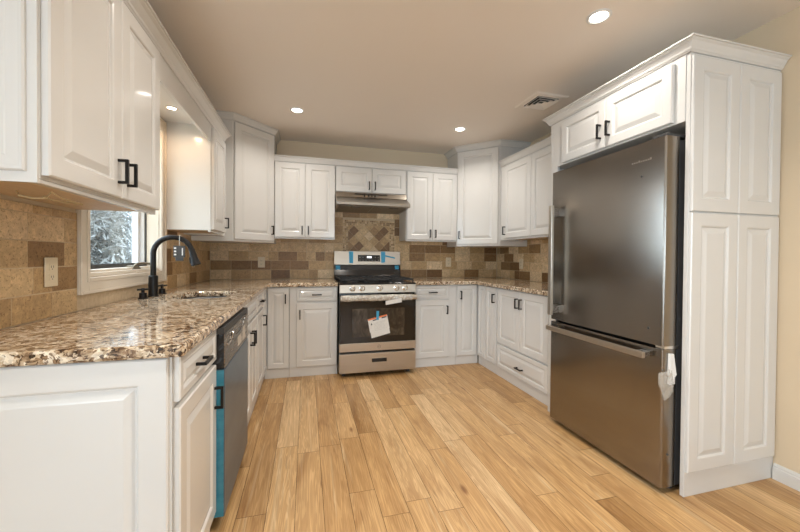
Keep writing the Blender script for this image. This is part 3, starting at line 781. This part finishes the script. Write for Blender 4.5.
# sink
t = thing('sink', 'undermount stainless steel sink set in the granite counter', 'sink', ((SX0 + SX1) / 2, (SY0 + SY1) / 2, .68))
bm = B(); rings = []
for ins, z in ((-.012, TOP - .003), (.0, TOP - .003), (.004, TOP - .02), (.012, .72), (.03, .692), (.07, .688)):
    rings.append([bm.verts.new((x, y, z)) for x, y in rrect(SX0 - .004 + ins, SX1 + .004 - ins, SY0 - .004 + ins, SY1 + .004 - ins, max(.104 - ins * .3, .02))])
for a, b in zip(rings, rings[1:]):
    for i in range(len(a)): bm.faces.new((a[i], a[(i + 1) % len(a)], b[(i + 1) % len(a)], b[i]))
bm.faces.new(rings[-1])
o = obj('basin', bm, SINKST, t, smooth=True)
so = o.modifiers.new('solid', 'SOLIDIFY'); so.thickness = .0015; so.offset = -1
bm = B(); lathe(bm, [(.045, 0), (.043, .003), (.03, .001), (.0, .0005)], ((SX0 + SX1) / 2, (SY0 + SY1) / 2, .6905)); obj('drain', bm, BRIGHT, t, smooth=True)

# faucet
FX, FY = -0.915, 2.49
t = thing('faucet', 'matt black gooseneck kitchen faucet with pull-down spray head', 'faucet', (FX, FY, CT))
bm = B(); lathe(bm, [(.030, .0005), (.030, .006), (.0255, .008), (.0255, .125), (.022, .128), (.0165, .13)], (FX, FY, CT)); obj('base', bm, BLACKM, t, smooth=True)
pts = [(FX, FY, CT + .12), (FX, FY, 1.178)]
rad_ = 0.108
for i in range(0, 15):
    a = R(180 - i * 11.8); pts.append((FX + rad_ + rad_ * math.cos(a), FY, 1.178 + rad_ * 0.96 * math.sin(a)))
bm = B(); tube(bm, pts, .0155, 14); obj('spout', bm, BLACKM, t, smooth=True)
e0 = Vector(pts[-1]); dirn = Vector((.27, 0, -1)).normalized()
bm = B(); tube(bm, [e0 - dirn * .004, e0 + dirn * .012, e0 + dirn * .055, e0 + dirn * .098, e0 + dirn * .101], [.0175, .018, .021, .029, .024], 16)
tube(bm, [e0 + dirn * .045 + Vector((-.02, -.004, -.004)), e0 + dirn * .085 + Vector((-.026, -.004, -.006))], .006, 8)
obj('spray_head', bm, BLACKM, t, smooth=True)
for y, lab in ((2.362, 'near'), (2.641, 'far')):
    bm = B(); lathe(bm, [(.026, .0005), (.026, .006), (.019, .007), (.019, .034), (.008, .036)], (-.92, y, CT)); h = obj('handle', bm, BLACKM, t, smooth=True)
    bm = B(); lathe(bm, [(.0085, .034), (.0085, .062)], (-.92, y, CT), seg=12)
    tube(bm, [(-.92 - .02, y - .022, CT + .054), (-.92 + .02, y + .022, CT + .054)], .006, 8)
    obj('lever', bm, BLACKM, h, smooth=True)
# tag hanging from the spout
TX = FX + .150
AZ = 1.178 + rad_ * .96 * math.sin(math.acos((TX - FX - rad_) / rad_))
t = thing('hang_tag', 'dark grey product card hanging by a tie from the black faucet', 'tag', (TX, FY - .022, 1.16))
bm = B(); tube(bm, [(TX, FY - .0205, AZ + .004), (TX, FY - .021, AZ - .02), (TX, FY - .0205, AZ - .045)], .0015, 6)
tube(bm, [(TX, FY - .0205, AZ + .004), (TX - .003, FY - .012, AZ + .022), (TX - .003, FY, AZ + .0235), (TX - .003, FY + .012, AZ + .022), (TX, FY + .021, AZ), ], .0012, 6)
obj('tie', bm, PLASTICW, t, smooth=True)
CZ_ = AZ - .045
bm = B(); box(bm, TX - .034, TX + .032, FY - .023, FY - .020, CZ_ - .072, CZ_); box(bm, TX - .022, TX + .024, FY - .0228, FY - .0202, CZ_ - .094, CZ_ - .072); cd_ = obj('card', bm, DARKGREY, t, bevel=.001)
for z in (.060, .040, .020): obj('print_mark', bx(TX - .029, TX - .017, FY - .0236, FY - .0229, CZ_ - z, CZ_ - z + .010), PLASTICW, cd_, label='white print mark')
obj('print_bar', bx(TX + .014, TX + .020, FY - .0236, FY - .0229, CZ_ - .060, CZ_ - .014), PLASTICW, cd_, label='white print bar')

# ================================================================== DISHWASHER
t = thing('dishwasher', 'stainless dishwasher under the left counter, front still covered in blue film', 'dishwasher', (-.65, 1.914, 0))
DY0, DY1 = 1.611, 2.217; DX = -0.330
obj('body', bx(-.97, XL - .035, DY0, DY1, .09, .868), DARKGREY, t)
obj('toe_panel', bx(-.46, XL - .06, DY0, DY1, .0, .09), GLOSSB, t)
obj('door', bx(XL - .034, DX, DY0 + .001, DY1 - .001, .065, .69), FILMGREY, t, bevel=.004, label='door covered in blue-grey protective film')
obj('edge_film', bx(XL - .030, DX - .003, DY0 - .0006, DY0 + .0006, .067, .688), TEAL, t, label='strip of teal protective film on the door edge')
bm = B(); box(bm, XL - .034, DX, DY0 + .001, DY1 - .001, .693, .838)
cp = obj('control_panel', bm, DWSTEEL, t, bevel=.004)
obj('panel_edge', bx(XL - .032, DX - .003, DY0 - .0004, DY0 + .0008, .695, .837), GLOSSB, cp)
obj('top_strip', bx(XL - .034, DX - .002, DY0 + .001, DY1 - .001, .8385, .866), DARKGREY, cp)
bm = B()    # pocket handle: scooped dark recess with steel lip
F_ = Frame((DX, 0), (0, 1))
pr_ = [(1.76, .818), (1.80, .795), (1.86, .785), (1.95, .785), (2.01, .797), (2.09, .830), (2.17, .835), (2.17, .824), (2.10, .820), (2.03, .780), (1.96, .766), (1.85, .766), (1.78, .779), (1.75, .808)]
lo = [bm.verts.new(F_.p(a, z, .0002)) for a, z in pr_]; hi = [bm.verts.new(F_.p(a, z, .0018)) for a, z in pr_]
bm.faces.new(hi)
for i in range(len(pr_)): bm.faces.new((lo[i], lo[(i + 1) % len(pr_)], hi[(i + 1) % len(pr_)], hi[i]))
obj('pocket_handle', bm, GLOSSB, cp)
bm = B(); tube(bm, [F_.p(a, z, .003) for a, z in ((1.63, .795), (1.66, .783), (1.72, .785), (1.76, .800), (1.77, .815))], .004, 8); obj('handle_lip', bm, BRIGHT, cp, smooth=True)
bm = B(); fbox(bm, F_, 1.90, 2.00, .715, .765, .0002, .001); fbox(bm, F_, 2.03, 2.12, .715, .785, .0002, .001); obj('sticker', bm, mat('pale_sticker', (.55, .50, .44), .5), cp, label='pale paper stickers')

# ================================================================== RANGE
RX0, RX1, RY = 0.308, 1.069, 3.366
t = thing('gas_range', 'stainless freestanding gas range with black cooktop under the hood', 'range', ((RX0 + RX1) / 2, 3.75, 0))
obj('body', bx(RX0 + .002, RX1 - .002, RY + .05, 4.09, .04, .895), GLOSSB, t)
for x in (RX0 + .05, RX1 - .05):
    for y in (RY + .10, 4.0):
        bm = B(); lathe(bm, [(.018, 0), (.018, .041)], (x, y, 0), seg=12); obj('foot', bm, DARKGREY, t)
dw_ = obj('storage_drawer', bx(RX0, RX1, RY, RY + .048, .045, .231), STEEL, t, bevel=.004)
bm = B(); box(bm, .617, .775, RY - .004, RY + .001, .136, .184, 0)
box(bm, .621, .771, RY - .0045, RY - .0035, .142, .178, 1)
obj('handle', bm, [STEEL, GLOSSB], dw_, label='recessed pull with dark slot')
od = obj('oven_door', bx(RX0, RX1, RY, RY + .048, .252, .332), STEEL, t, bevel=.003)
obj('door_glass', bx(RX0 + .001, RX1 - .001, RY + .002, RY + .048, .333, .803), DARKGL, od, bevel=.002)
bm = B(); box(bm, .430, .950, RY + .0005, RY + .0025, .395, .665)
obj('oven_window', bm, OVENWIN, od)
bm = B(); lathe(bm, [(.0, -.003), (.019, -.003), (.019, 0)], (.693, RY - .0005, .292), 'Y', 24, cap=False)
lg = obj('emblem', bm, STEEL, od, label='round maker emblem')
bm = B()
for rr_ in (.0165,):
    tube(bm, [(.693 + rr_ * math.cos(2 * math.pi * i / 24), RY - .0037, .292 + rr_ * math.sin(2 * math.pi * i / 24)) for i in range(25)], .0011, 6)
def spiral(cx_, cz_, s_, flip):
    return [(cx_ + flip * s_ * (1 - .5 * i / 14) * math.cos(R(40 + i * 24)), RY - .0037, cz_ + s_ * (1 - .5 * i / 14) * math.sin(R(40 + i * 24))) for i in range(15)]
tube(bm, spiral(.687, .292, .007, 1), .0009, 5); tube(bm, spiral(.6995, .292, .007, 1), .0009, 5)
obj('emblem_script', bm, DARKGREY, lg)
# handle bar with wrap
bm = B()
prof = [(RY - .046, .752), (RY - .050, .758), (RY - .050, .788), (RY - .045, .795), (RY - .034, .797), (RY - .028, .791), (RY - .028, .756), (RY - .034, .750)]
a_ = [bm.verts.new((RX0 + .004, y, z)) for y, z in prof]; b_ = [bm.verts.new((RX1 - .004, y, z)) for y, z in prof]
bm.faces.new(a_); bm.faces.new(b_)
for i in range(len(prof)): bm.faces.new((a_[i], a_[(i + 1) % len(prof)], b_[(i + 1) % len(prof)], b_[i]))
for x in (RX0 + .03, RX1 - .06): box(bm, x, x + .03, RY - .030, RY + .003, .758, .79)
hb = obj('handle_bar', bm, STEEL, od, smooth=True)
bm = B()
rw = random.Random(4); n_ = 26; ringsw = []
for i in range(n_ + 1):
    x = RX0 + .008 + (.46 if False else .70) * i / n_
    e = .002 + .002 * rw.random()
    cyy, czz = RY - .039, .773
    ringsw.append([bm.verts.new((x, cyy + (.012 + e) * math.cos(q_), czz + (.025 + e * (1 + rw.random())) * math.sin(q_))) for q_ in [2 * math.pi * j / 12 for j in range(12)]])
for a, b in zip(ringsw, ringsw[1:]):
    for j in range(12): bm.faces.new((a[j], a[(j + 1) % 12], b[(j + 1) % 12], b[j]))
obj('bubble_sleeve', bm, BUBBLE, hb, smooth=True, label='crinkled protective wrap on the oven handle')
bm = B(); hexa(bm, [(.745, RY - .0565, .705), (.905, RY - .0565, .728), (.905, RY - .0552, .728), (.745, RY - .0552, .705), (.742, RY - .0565, .742), (.902, RY - .0565, .768), (.902, RY - .0552, .768), (.742, RY - .0552, .742)])
obj('paper_label', bm, PAPER, hb, label='white paper label on the oven handle')
# control panel, knobs
bm = B(); hexa(bm, [(RX0, RY, .818), (RX1, RY, .818), (RX1, RY + .05, .818), (RX0, RY + .05, .818), (RX0, RY + .012, .898), (RX1, RY + .012, .898), (RX1, RY + .05, .898), (RX0, RY + .05, .898)])
cp = obj('control_panel', bm, STEEL, t, bevel=.003)
for i, x in enumerate((.430, .522, .697, .866, .955)):
    bm = B(); lathe(bm, [(.029, .0), (.029, -.004), (.0225, -.006), (.0215, -.028), (.018, -.031), (.0, -.031)], (x, RY + .006, .863), 'Y', 24, cap=False)
    kb = obj('knob', bm, BRIGHT, t, smooth=True)
    bm = B(); box(bm, x - .0045, x + .0045, RY - .031, RY - .024, .845, .881); obj('knob_grip', bm, STEEL, kb, bevel=.001)
# cooktop
bm = B(); box(bm, RX0, RX1, RY + .012, 4.06, .8985, .914)
ck = obj('cooktop', bm, GLOSSB, t, bevel=.004)
for (x, y, r) in ((.46, 3.55, .045), (.46, 3.87, .035), (.695, 3.71, .05), (.93, 3.55, .05), (.93, 3.87, .035)):
    bm = B(); lathe(bm, [(r + .012, 0), (r + .01, .006), (r, .008), (r * .95, .016), (r * .3, .019), (0, .019)], (x, y, .9142)); obj('burner', bm, IRON, t, smooth=True)
for gi, (xa, xb) in enumerate(((RX0 + .012, .567), (.572, .818), (.823, RX1 - .012))):
    bm = B(); z0, z1 = .936, .950; ya, yb = RY + .05, 4.02
    for x in (xa, xb - .012): box(bm, x, x + .012, ya, yb, z0, z1)
    for y in (ya, (ya + yb) / 2 - .006, yb - .012): box(bm, xa, xb, y, y + .012, z0, z1)
    xm = (xa + xb) / 2
    box(bm, xm - .005, xm + .005, ya, yb, z0, z1)
    for y in (ya + .14, yb - .15): box(bm, xa, xb, y, y + .010, z0, z1)
    for x in (xa, xb - .012):
        for y in (ya, yb - .012): box(bm, x, x + .012, y, y + .012, .9142, z0)
    obj('grate', bm, IRON, t, bevel=.002)
# backguard
bm = B(); prof = [(3.985, .9142), (4.06, .9142), (4.085, 1.064), (4.085, 1.24), (4.05, 1.24), (4.028, 1.06), (4.02, .99)]
prof = [(4.00, .9145), (4.085, .9145), (4.085, 1.075), (4.035, 1.075), (4.028, 1.02), (4.015, .96)]
a_ = [bm.verts.new((RX0 - .004, y, z)) for y, z in prof]; b_ = [bm.verts.new((RX1 + .012, y, z)) for y, z in prof]
bm.faces.new(a_); bm.faces.new(b_)
for i in range(len(prof)): bm.faces.new((a_[i], a_[(i + 1) % len(prof)], b_[(i + 1) % len(prof)], b_[i]))
bg_ = obj('backguard', bm, GLOSSB, t, bevel=.002)
bm = B(); hexa(bm, [(RX0 - .004, 4.030, 1.0755), (RX1 + .012, 4.030, 1.0755), (RX1 + .012, 4.085, 1.0755), (RX0 - .004, 4.085, 1.0755), (RX0 - .004, 4.046, 1.234), (RX1 + .012, 4.046, 1.234), (RX1 + .012, 4.085, 1.234), (RX0 - .004, 4.085, 1.234)])
pnl = obj('control_console', bm, STEEL, t, bevel=.004)
def con(z): return 4.030 + (z - 1.0755) * .016 / .1525
bm = B()
hexa(bm, [(.575, con(1.115) - .0025, 1.115), (.835, con(1.115) - .0025, 1.115), (.835, con(1.115) + .002, 1.115), (.575, con(1.115) + .002, 1.115), (.575, con(1.19) - .0025, 1.19), (.835, con(1.19) - .0025, 1.19), (.835, con(1.19) + .002, 1.19), (.575, con(1.19) + .002, 1.19)])
dp = obj('display', bm, GLOSSB, pnl, bevel=.001)
bm = B(); box(bm, .680, .735, con(1.165) - .0036, con(1.165) - .0022, 1.155, 1.176); obj('clock_digits', bm, LED, dp)
bm = B()
for i in range(7):
    x = .592 + i * .036
    box(bm, x, x + .012, con(1.13) - .0034, con(1.13) - .0022, 1.127, 1.132)
    if i < 2 or i > 4: box(bm, x, x + .012, con(1.165) - .0034, con(1.165) - .0022, 1.160, 1.165)
obj('touch_marks', bm, GREYINK, dp)
def strip(name, pts, y, m, par, label=None):
    bm = B(); lo = [bm.verts.new((x, y(z) - .0016, z)) for x, z in pts]; hi = [bm.verts.new((x, y(z) - .0001, z)) for x, z in pts]
    bm.faces.new(lo); bm.faces.new(hi)
    for i in range(len(pts)): bm.faces.new((lo[i], lo[(i + 1) % len(pts)], hi[(i + 1) % len(pts)], hi[i]))
    return obj(name, bm, m, par, label=label)
yc = lambda z: con(z)
lt = 'piece of blue painter tape'
strip('tape_strip', [(.475, 1.095), (.520, 1.095), (.522, 1.227), (.472, 1.227)], yc, BLUETAPE, pnl, lt)
strip('tape_strip', [(.850, 1.098), (.895, 1.105), (.900, 1.227), (.845, 1.227)], yc, BLUETAPE, pnl, lt)
strip('tape_strip', [(.898, 1.172), (1.015, 1.148), (1.018, 1.164), (.90, 1.19)], yc, BLUETAPE, pnl, lt)
obj('tape_fold', bx(.475, .518, 4.046, 4.07, 1.2282, 1.2345), BLUETAPE, pnl); obj('tape_fold', bx(.846, .896, 4.046, 4.07, 1.2282, 1.2345), BLUETAPE, pnl)
yb2 = lambda z: 4.028 + (z - 1.02) * .007 / .055
strip('tape_strip', [(.322, 1.022), (.372, 1.022), (.372, 1.066), (.322, 1.070)], yb2, BLUETAPE, bg_, lt)
strip('tape_strip', [(1.015, 1.022), (1.062, 1.026), (1.062, 1.068), (1.012, 1.068)], yb2, BLUETAPE, bg_, lt)
# card taped to the oven door
t = thing('instruction_card', 'white printed card with orange band taped at a tilt on the oven door', 'card', (.69, RY - .003, .38))
def on_door(pts, d0, d1):
    bm = B(); a = [bm.verts.new((x, RY - d0, z)) for x, z in pts]; b = [bm.verts.new((x, RY - d1, z)) for x, z in pts]
    bm.faces.new(a); bm.faces.new(b)
    for i in range(len(pts)): bm.faces.new((a[i], a[(i + 1) % len(pts)], b[(i + 1) % len(pts)], b[i]))
    return bm
def cpt(u_, v_):  # card coordinates 0..1 -> door plane
    o_ = Vector((.618, .375)); ux = Vector((.185, .044)); vy = Vector((-.036, .186)); p_ = o_ + ux * u_ + vy * v_; return (p_.x, p_.y)
def cq(a, b, c_, d): return [cpt(a, c_), cpt(b, c_), cpt(b, d), cpt(a, d)]
obj('sheet', on_door(cq(0, 1, 0, 1), .001, .002), PAPER, t)
obj('sheet', on_door([cpt(-.03, .30), cpt(1.02, .26), cpt(1.01, .99), cpt(-.02, 1.0)], .0021, .003), PAPER, t)
obj('orange_band', on_door(cq(-.01, 1.0, .93, 1.0), .0031, .0036), ORANGE, t)
bm = on_door(cq(.22, .42, .85, .91), .0031, .0036)
for q_ in (cq(.70, .96, .86, .92), [cpt(.08, .66), cpt(.17, .66), cpt(.125, .78)]):
    b2 = on_door(q_, .0031, .0036); me_ = bpy.data.meshes.new('tmp'); b2.to_mesh(me_); b2.free(); bm.from_mesh(me_); bpy.data.meshes.remove(me_)
obj('heading_bars', bm, INK, t)
bm = B()
for i in range(7):
    b2 = on_door(cq(.24, .88 - (i % 3) * .05, .72 - i * .065, .728 - i * .065), .0031, .0034); me_ = bpy.data.meshes.new('tmp'); b2.to_mesh(me_); b2.free(); bm.from_mesh(me_); bpy.data.meshes.remove(me_)
obj('print_lines', bm, GREYINK, t)
obj('tape_strip', on_door([(.662, .555), (.687, .553), (.690, .640), (.664, .641)], .0037, .0045), BLUETAPE, t, label=lt)

# ================================================================== RANGE HOOD
t = thing('range_hood', 'slim stainless under-cabinet range hood above the gas range', 'range hood', (.69, 3.9, 1.69))
HX0, HX1 = .300, 1.083
bm = B(); prof = [(4.125, 1.8645), (3.80, 1.8645), (3.78, 1.81), (3.645, 1.742), (3.640, 1.735), (3.640, 1.708), (3.650, 1.702), (3.665, 1.706), (4.10, 1.690), (4.125, 1.684)]
a_ = [bm.verts.new((HX0, y, z)) for y, z in prof]; b_ = [bm.verts.new((HX1, y, z)) for y, z in prof]
bm.faces.new(a_); bm.faces.new(b_)
for i in range(len(prof)): bm.faces.new((a_[i], a_[(i + 1) % len(prof)], b_[(i + 1) % len(prof)], b_[i]))
obj('shell', bm, HOODST, t, bevel=.002)
FM = mat('filter_mesh', (.30, .27, .23), .5, .8); k = N(FM)
ck_ = k.n('ShaderNodeTexChecker'); ck_.inputs['Scale'].default_value = 220; k.l(k.pos(), ck_.inputs['Vector']); k.bump(ck_.outputs['Fac'], .5, .002)
for xa, xb in ((.325, .685), (.698, 1.058)):
    zf = lambda y, d: 1.706 - (y - 3.665) * .016 / .435 - d
    bm = B(); hexa(bm, [(xa, 3.70, zf(3.70, .004)), (xb, 3.70, zf(3.70, .004)), (xb, 4.08, zf(4.08, .004)), (xa, 4.08, zf(4.08, .004)), (xa, 3.70, zf(3.70, .0002)), (xb, 3.70, zf(3.70, .0002)), (xb, 4.08, zf(4.08, .0002)), (xa, 4.08, zf(4.08, .0002))]); obj('grease_filter', bm, FM, t)
bm = B()
for xa in (.45, .87): box(bm, xa, xa + .10, 3.725, 3.745, 1.6965, 1.7005)
obj('filter_latch', bm, DARKGREY, t)
bm = B()
for x in (.60, .645, .68, .715):
    box(bm, x, x + .012, 3.7775, 3.7865, 1.820, 1.838)
box(bm, .50, .86, 3.7835, 3.7895, 1.846, 1.853)
obj('control_slot', bm, GLOSSB, t)

# ================================================================== FRIDGE
t = thing('refrigerator', 'large stainless bottom-freezer refrigerator in the white surround', 'refrigerator', (2.05, 1.75, 0))
GY0, GY1 = 1.327, 2.150
FXF = 1.695
obj('body', bx(1.785, XRW - .03, GY0 + .008, GY1 - .008, .03, 1.765), mat('fridge_side_grey', (.06, .06, .062), .45), t, bevel=.004)
def rdoor(z0, z1):
    bm = B(); r = .012; pts = []
    for (cx_, cy_, a0) in ((FXF + r, GY0 + r, 180), (1.782 - .002, GY0 + .002, 270), (1.782 - .002, GY1 - .002, 0), (FXF + r, GY1 - r, 90)):
        rr2 = r if cx_ == FXF + r else .002
        for i in range(5):
            a = R(a0 + 90 * i / 4); pts.append((cx_ + rr2 * math.cos(a), cy_ + rr2 * math.sin(a)))
    lo = [bm.verts.new((x, y, z0)) for x, y in pts]; hi = [bm.verts.new((x, y, z1)) for x, y in pts]
    bm.faces.new(lo); bm.faces.new(hi)
    for i in range(len(pts)): bm.faces.new((lo[i], lo[(i + 1) % len(pts)], hi[(i + 1) % len(pts)], hi[i]))
    return bm
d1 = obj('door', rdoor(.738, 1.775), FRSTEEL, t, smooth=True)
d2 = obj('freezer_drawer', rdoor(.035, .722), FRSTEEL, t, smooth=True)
# vertical handle at far edge
bm = B(); HY = 2.085
box(bm, FXF - .060, FXF - .040, HY - .012, HY + .022, .775, 1.535)
hd = obj('handle', bm, STEEL, d1, bevel=.003)
for z in (.79, 1.46): obj('handle_mount', bx(FXF - .0405, FXF + .001, HY - .010, HY + .020, z, z + .055), DWSTEEL, hd, bevel=.002)
bm = B(); box(bm, FXF - .060, FXF - .040, 1.385, 2.125, .668, .700)
hd = obj('handle', bm, STEEL, d2, bevel=.003)
for y in (1.395, 2.065): obj('handle_mount', bx(FXF - .0405, FXF + .001, y, y + .05, .671, .697), DWSTEEL, hd, bevel=.002)
bm = B(); rn = random.Random(2)
for i in range(9):
    y = 1.40 + i * .013; box(bm, FXF - .0008, FXF + .0004, y, y + (.009 if i else .011), 1.676, 1.684 + (.004 if i in (0, 5) else 0))
obj('badge', bm, BRIGHT, d1, label='small embossed maker name')
bm = B()
for (y, z) in ((1.455, 1.60), (1.405, .815)): lathe(bm, [(.006, 0), (.005, -.002), (0, -.002)], (FXF, y, z), 'X', 12, cap=False)
lathe(bm, [(.007, 0), (.006, -.002), (0, -.002)], (1.735, GY0, .20), 'Y', 12, cap=False)
obj('bumper_plug', bm, DARKGREY, d1)
bm = B(); box(bm, 1.70, 1.86, GY0 + .004, GY0 + .075, 1.7765, 1.79); lathe(bm, [(.014, 0), (.014, .012)], (1.735, GY0 + .025, 1.787), seg=14)
obj('hinge_cover', bm, DARKGREY, t, bevel=.003)
bm = B(); box(bm, 1.71, 1.80, GY0 + .004, GY0 + .05, .7225, .7375); obj('centre_hinge', bm, BRIGHT, t)
for y in (GY0 + .05, GY1 - .05):
    for x in (1.80, 2.30):
        bm = B(); lathe(bm, [(.02, 0), (.02, .031)], (x, y, 0), seg=14); obj('foot', bm, DARKGREY, t)
for y in (GY0 + .03, (GY0 + GY1) / 2, GY1 - .03): obj('bottom_bracket', bx(1.72, 1.80, y - .02, y + .02, .03, .052), DARKGREY, t)
obj('grille', bx(1.79, 1.81, GY0 + .02, GY1 - .02, .012, .05), GLOSSB, t)
# protective film and white shipping clip on the freezer drawer
bm = B()
pts = [(1.725, .705), (1.754, .702), (1.762, .63), (1.766, .60), (1.752, .588), (1.754, .555), (1.720, .552), (1.729, .588), (1.722, .60)]
lo = [bm.verts.new((x, GY0 - .012 - (.006 if z < .61 else 0), z)) for x, z in pts]; hi = [bm.verts.new((x, GY0 - .0005, z)) for x, z in pts]
bm.faces.new(lo); bm.faces.new(hi)
for i in range(len(pts)): bm.faces.new((lo[i], lo[(i + 1) % len(pts)], hi[(i + 1) % len(pts)], hi[i]))
cl = obj('shipping_clip', bm, PLASTICW, d2, bevel=.003, label='white plastic shipping clip')
bm = B(); rn = random.Random(9)
grid = []
for i in range(7):
    row = []
    for j in range(6):
        a, b = i / 6, j / 5
        x = FXF - .035 + .11 * a; z = .63 - .14 * b - abs(a - .5) * .03 * (1 - b) + (.06 * (a - .3) * b)
        if b > .4: x = FXF + .045 + (x - FXF - .045) * (1.25 - b * .75)
        y = GY0 - .003 - (.012 if 0 < i < 6 else .002) * rn.random() - .012 * (1 if i in (2, 4) else .3)
        row.append(bm.verts.new((x, y, z)))
    grid.append(row)
for i in range(6):
    for j in range(5): bm.faces.new((grid[i][j], grid[i + 1][j], grid[i + 1][j + 1], grid[i][j + 1]))
o = obj('loose_film', bm, CLEARF, d2, smooth=True, label='scrap of clear protective film'); so = o.modifiers.new('s', 'SOLIDIFY'); so.thickness = .0006

# ================================================================== CEILING FIXTURES
LSP = [(1.506, 1.556, 'white round recessed ceiling light in front of the fridge, largest in view'),
       (-0.086, 3.255, 'white round recessed ceiling light near the back left corner cabinet'),
       (1.49, 3.277, 'white round recessed ceiling light near the back right corner cabinet')]
for i, (x, y, lab) in enumerate(LSP + [(-0.086, 1.556, None), (0.71, 0.70, None)]):  # fourth lamp completes the grid out of view; last is an added fill lamp
    if lab:
        t = thing('recessed_light', lab, 'ceiling light', (x, y, ZC), 'recessed ceiling lights')
        bm = B(); lathe(bm, [(.062, 0), (.061, -.003), (.050, -.007), (.044, -.003)], (x, y, ZC - .0002), seg=32, cap=False); obj('trim_ring', bm, PLASTICW, t, smooth=True)
        bm = B(); lathe(bm, [(.0435, 0), (.0435, -.003), (.034, -.005)], (x, y, ZC - .0002), seg=32); obj('lens', bm, LAMP, t, smooth=True)
    l = bpy.data.lights.new('recessed_and_fill_lamp', 'AREA'); l.shape = 'DISK'; l.size = .085; l.energy = 5.7 if y > 3 else ((5.2 if x < 1 else 5.0) if y > 1 else 21.0); l.color = (1.0, .94, .86); l.spread = R(140)
    lo_ = bpy.data.objects.new('recessed_and_fill_lamp', l); COL.objects.link(lo_); lo_.location = (x, y, ZC - .012)
# supply vent
t = thing('ceiling_vent', 'square four way supply air vent in the ceiling above the fridge', 'vent', (1.87, 2.52, ZC))
VX, VY = 1.87, 2.52
def ring(bm, h0, h1, z0, z1, zi=None):
    for (a, b) in (((-1, -1), (1, -1)), ((1, -1), (1, 1)), ((1, 1), (-1, 1)), ((-1, 1), (-1, -1))):
        pts = [(VX + a[0] * h0, VY + a[1] * h0, z0), (VX + b[0] * h0, VY + b[1] * h0, z0), (VX + b[0] * h1, VY + b[1] * h1, z1), (VX + a[0] * h1, VY + a[1] * h1, z1)]
        hexa(bm, pts + [(p[0], p[1], p[2] + .002) for p in pts])
bm = B(); ring(bm, .140, .104, ZC - .010, ZC - .012); ring(bm, .150, .140, ZC - .003, ZC - .010)
obj('frame', bm, CEILP, t)
for i in range(3):
    h = .100 - i * .031
    bm = B(); ring(bm, h, h - .015, ZC - .020, ZC - .006); obj('louver', bm, CEILP, t)
obj('duct_shade_plate', bx(VX - .104, VX + .104, VY - .104, VY + .104, ZC - .0025, ZC - .0005), GLOSSB, t)  # flat black plate: shade inside the duct put in as colour

# thin cable under the near wall cabinet
bm = B()
pts = [(-.83, 1.30, 1.355), (-.80, 1.26, 1.338), (-.775, 1.28, 1.333), (-.75, 1.285, 1.337), (-.70, 1.22, 1.345), (-.66 - .06, 1.30, 1.338), (-.72, 1.40, 1.336), (-.76, 1.33, 1.336), (-.80, 1.36, 1.352)]
tube(bm, pts, .0026, 8)
tag(obj('loose_cable', bm, KRAFT, at=(-.77, 1.3, 1.33), smooth=True), 'thin pale cable sagging under the near left wall cabinet', 'cable')

# ================================================================== OUTSIDE THE WINDOW
struct(obj('ground', bx(-14, X0 - .13, Y0, 16, -.5, -.4), SOIL)); 
g2 = obj('ground', bx(X0 - .13, XLW - .17, YR + .13, 16, -.5, -.4), SOIL); struct(g2)
def shrub(label, c, rx, rz, n, seed, m=LEAF):
    t = thing('garden_shrub', label, 'shrub', (c[0], c[1], -.4), 'pale shrubs outside the window')
    rn = random.Random(seed); bm = B()
    for i in range(n):
        while True:
            p = Vector((rn.uniform(-1, 1), rn.uniform(-1, 1), rn.uniform(-1, 1)))
            if .25 < p.length < 1: break
        q_ = Vector((c[0] + p.x * rx, c[1] + p.y * rx, c[2] + p.z * rz))
        L = rn.uniform(.10, .26); wd = L * .065
        ax = Vector((rn.uniform(-1, 1), rn.uniform(-1, 1), rn.uniform(-.9, .5))).normalized()
        sd = ax.cross(Vector((rn.uniform(-1, 1), rn.uniform(-1, 1), 1))).normalized()
        bm.faces.new([bm.verts.new(v_) for v_ in (q_, q_ + ax * L * .5 + sd * wd, q_ + ax * L, q_ + ax * L * .5 - sd * wd)])
    obj('foliage', bm, m, t)
    bm = B(); tube(bm, [(c[0], c[1], -.42), (c[0], c[1], c[2] - rz * .3), (c[0] + .05, c[1], c[2] + rz * .5)], [.06, .045, .015], 8)
    for i in range(12):
        a = rn.uniform(0, 6.28); z = c[2] + rn.uniform(-.6, .3) * rz
        tube(bm, [(c[0], c[1], z), (c[0] + math.cos(a) * rx * .5, c[1] + math.sin(a) * rx * .5, z + .2), (c[0] + math.cos(a) * rx * .9, c[1] + math.sin(a) * rx * .9, z + .25)], [.02, .012, .004], 6)
    obj('branches', bm, BARK, t)
shrub('tall pale grey-green shrub filling the left of the kitchen window view', (-3.7, 5.6, 1.0), 1.35, 1.9, 42000, 1)
shrub('grey-green shrub farther back, right of the tall one in the window view', (-5.3, 9.2, 1.2), 2.2, 2.6, 42000, 2)
t = thing('planter', 'terracotta planter seen low at the left of the kitchen window', 'planter', (-2.5, 3.95, -.4))
bm = B(); lathe(bm, [(.14, 0), (.20, 1.50), (.225, 1.51), (.225, 1.58), (.19, 1.585), (.18, 1.50)], (-2.5, 3.95, -.399), cap=False); obj('pot', bm, CLAY, t, smooth=True)
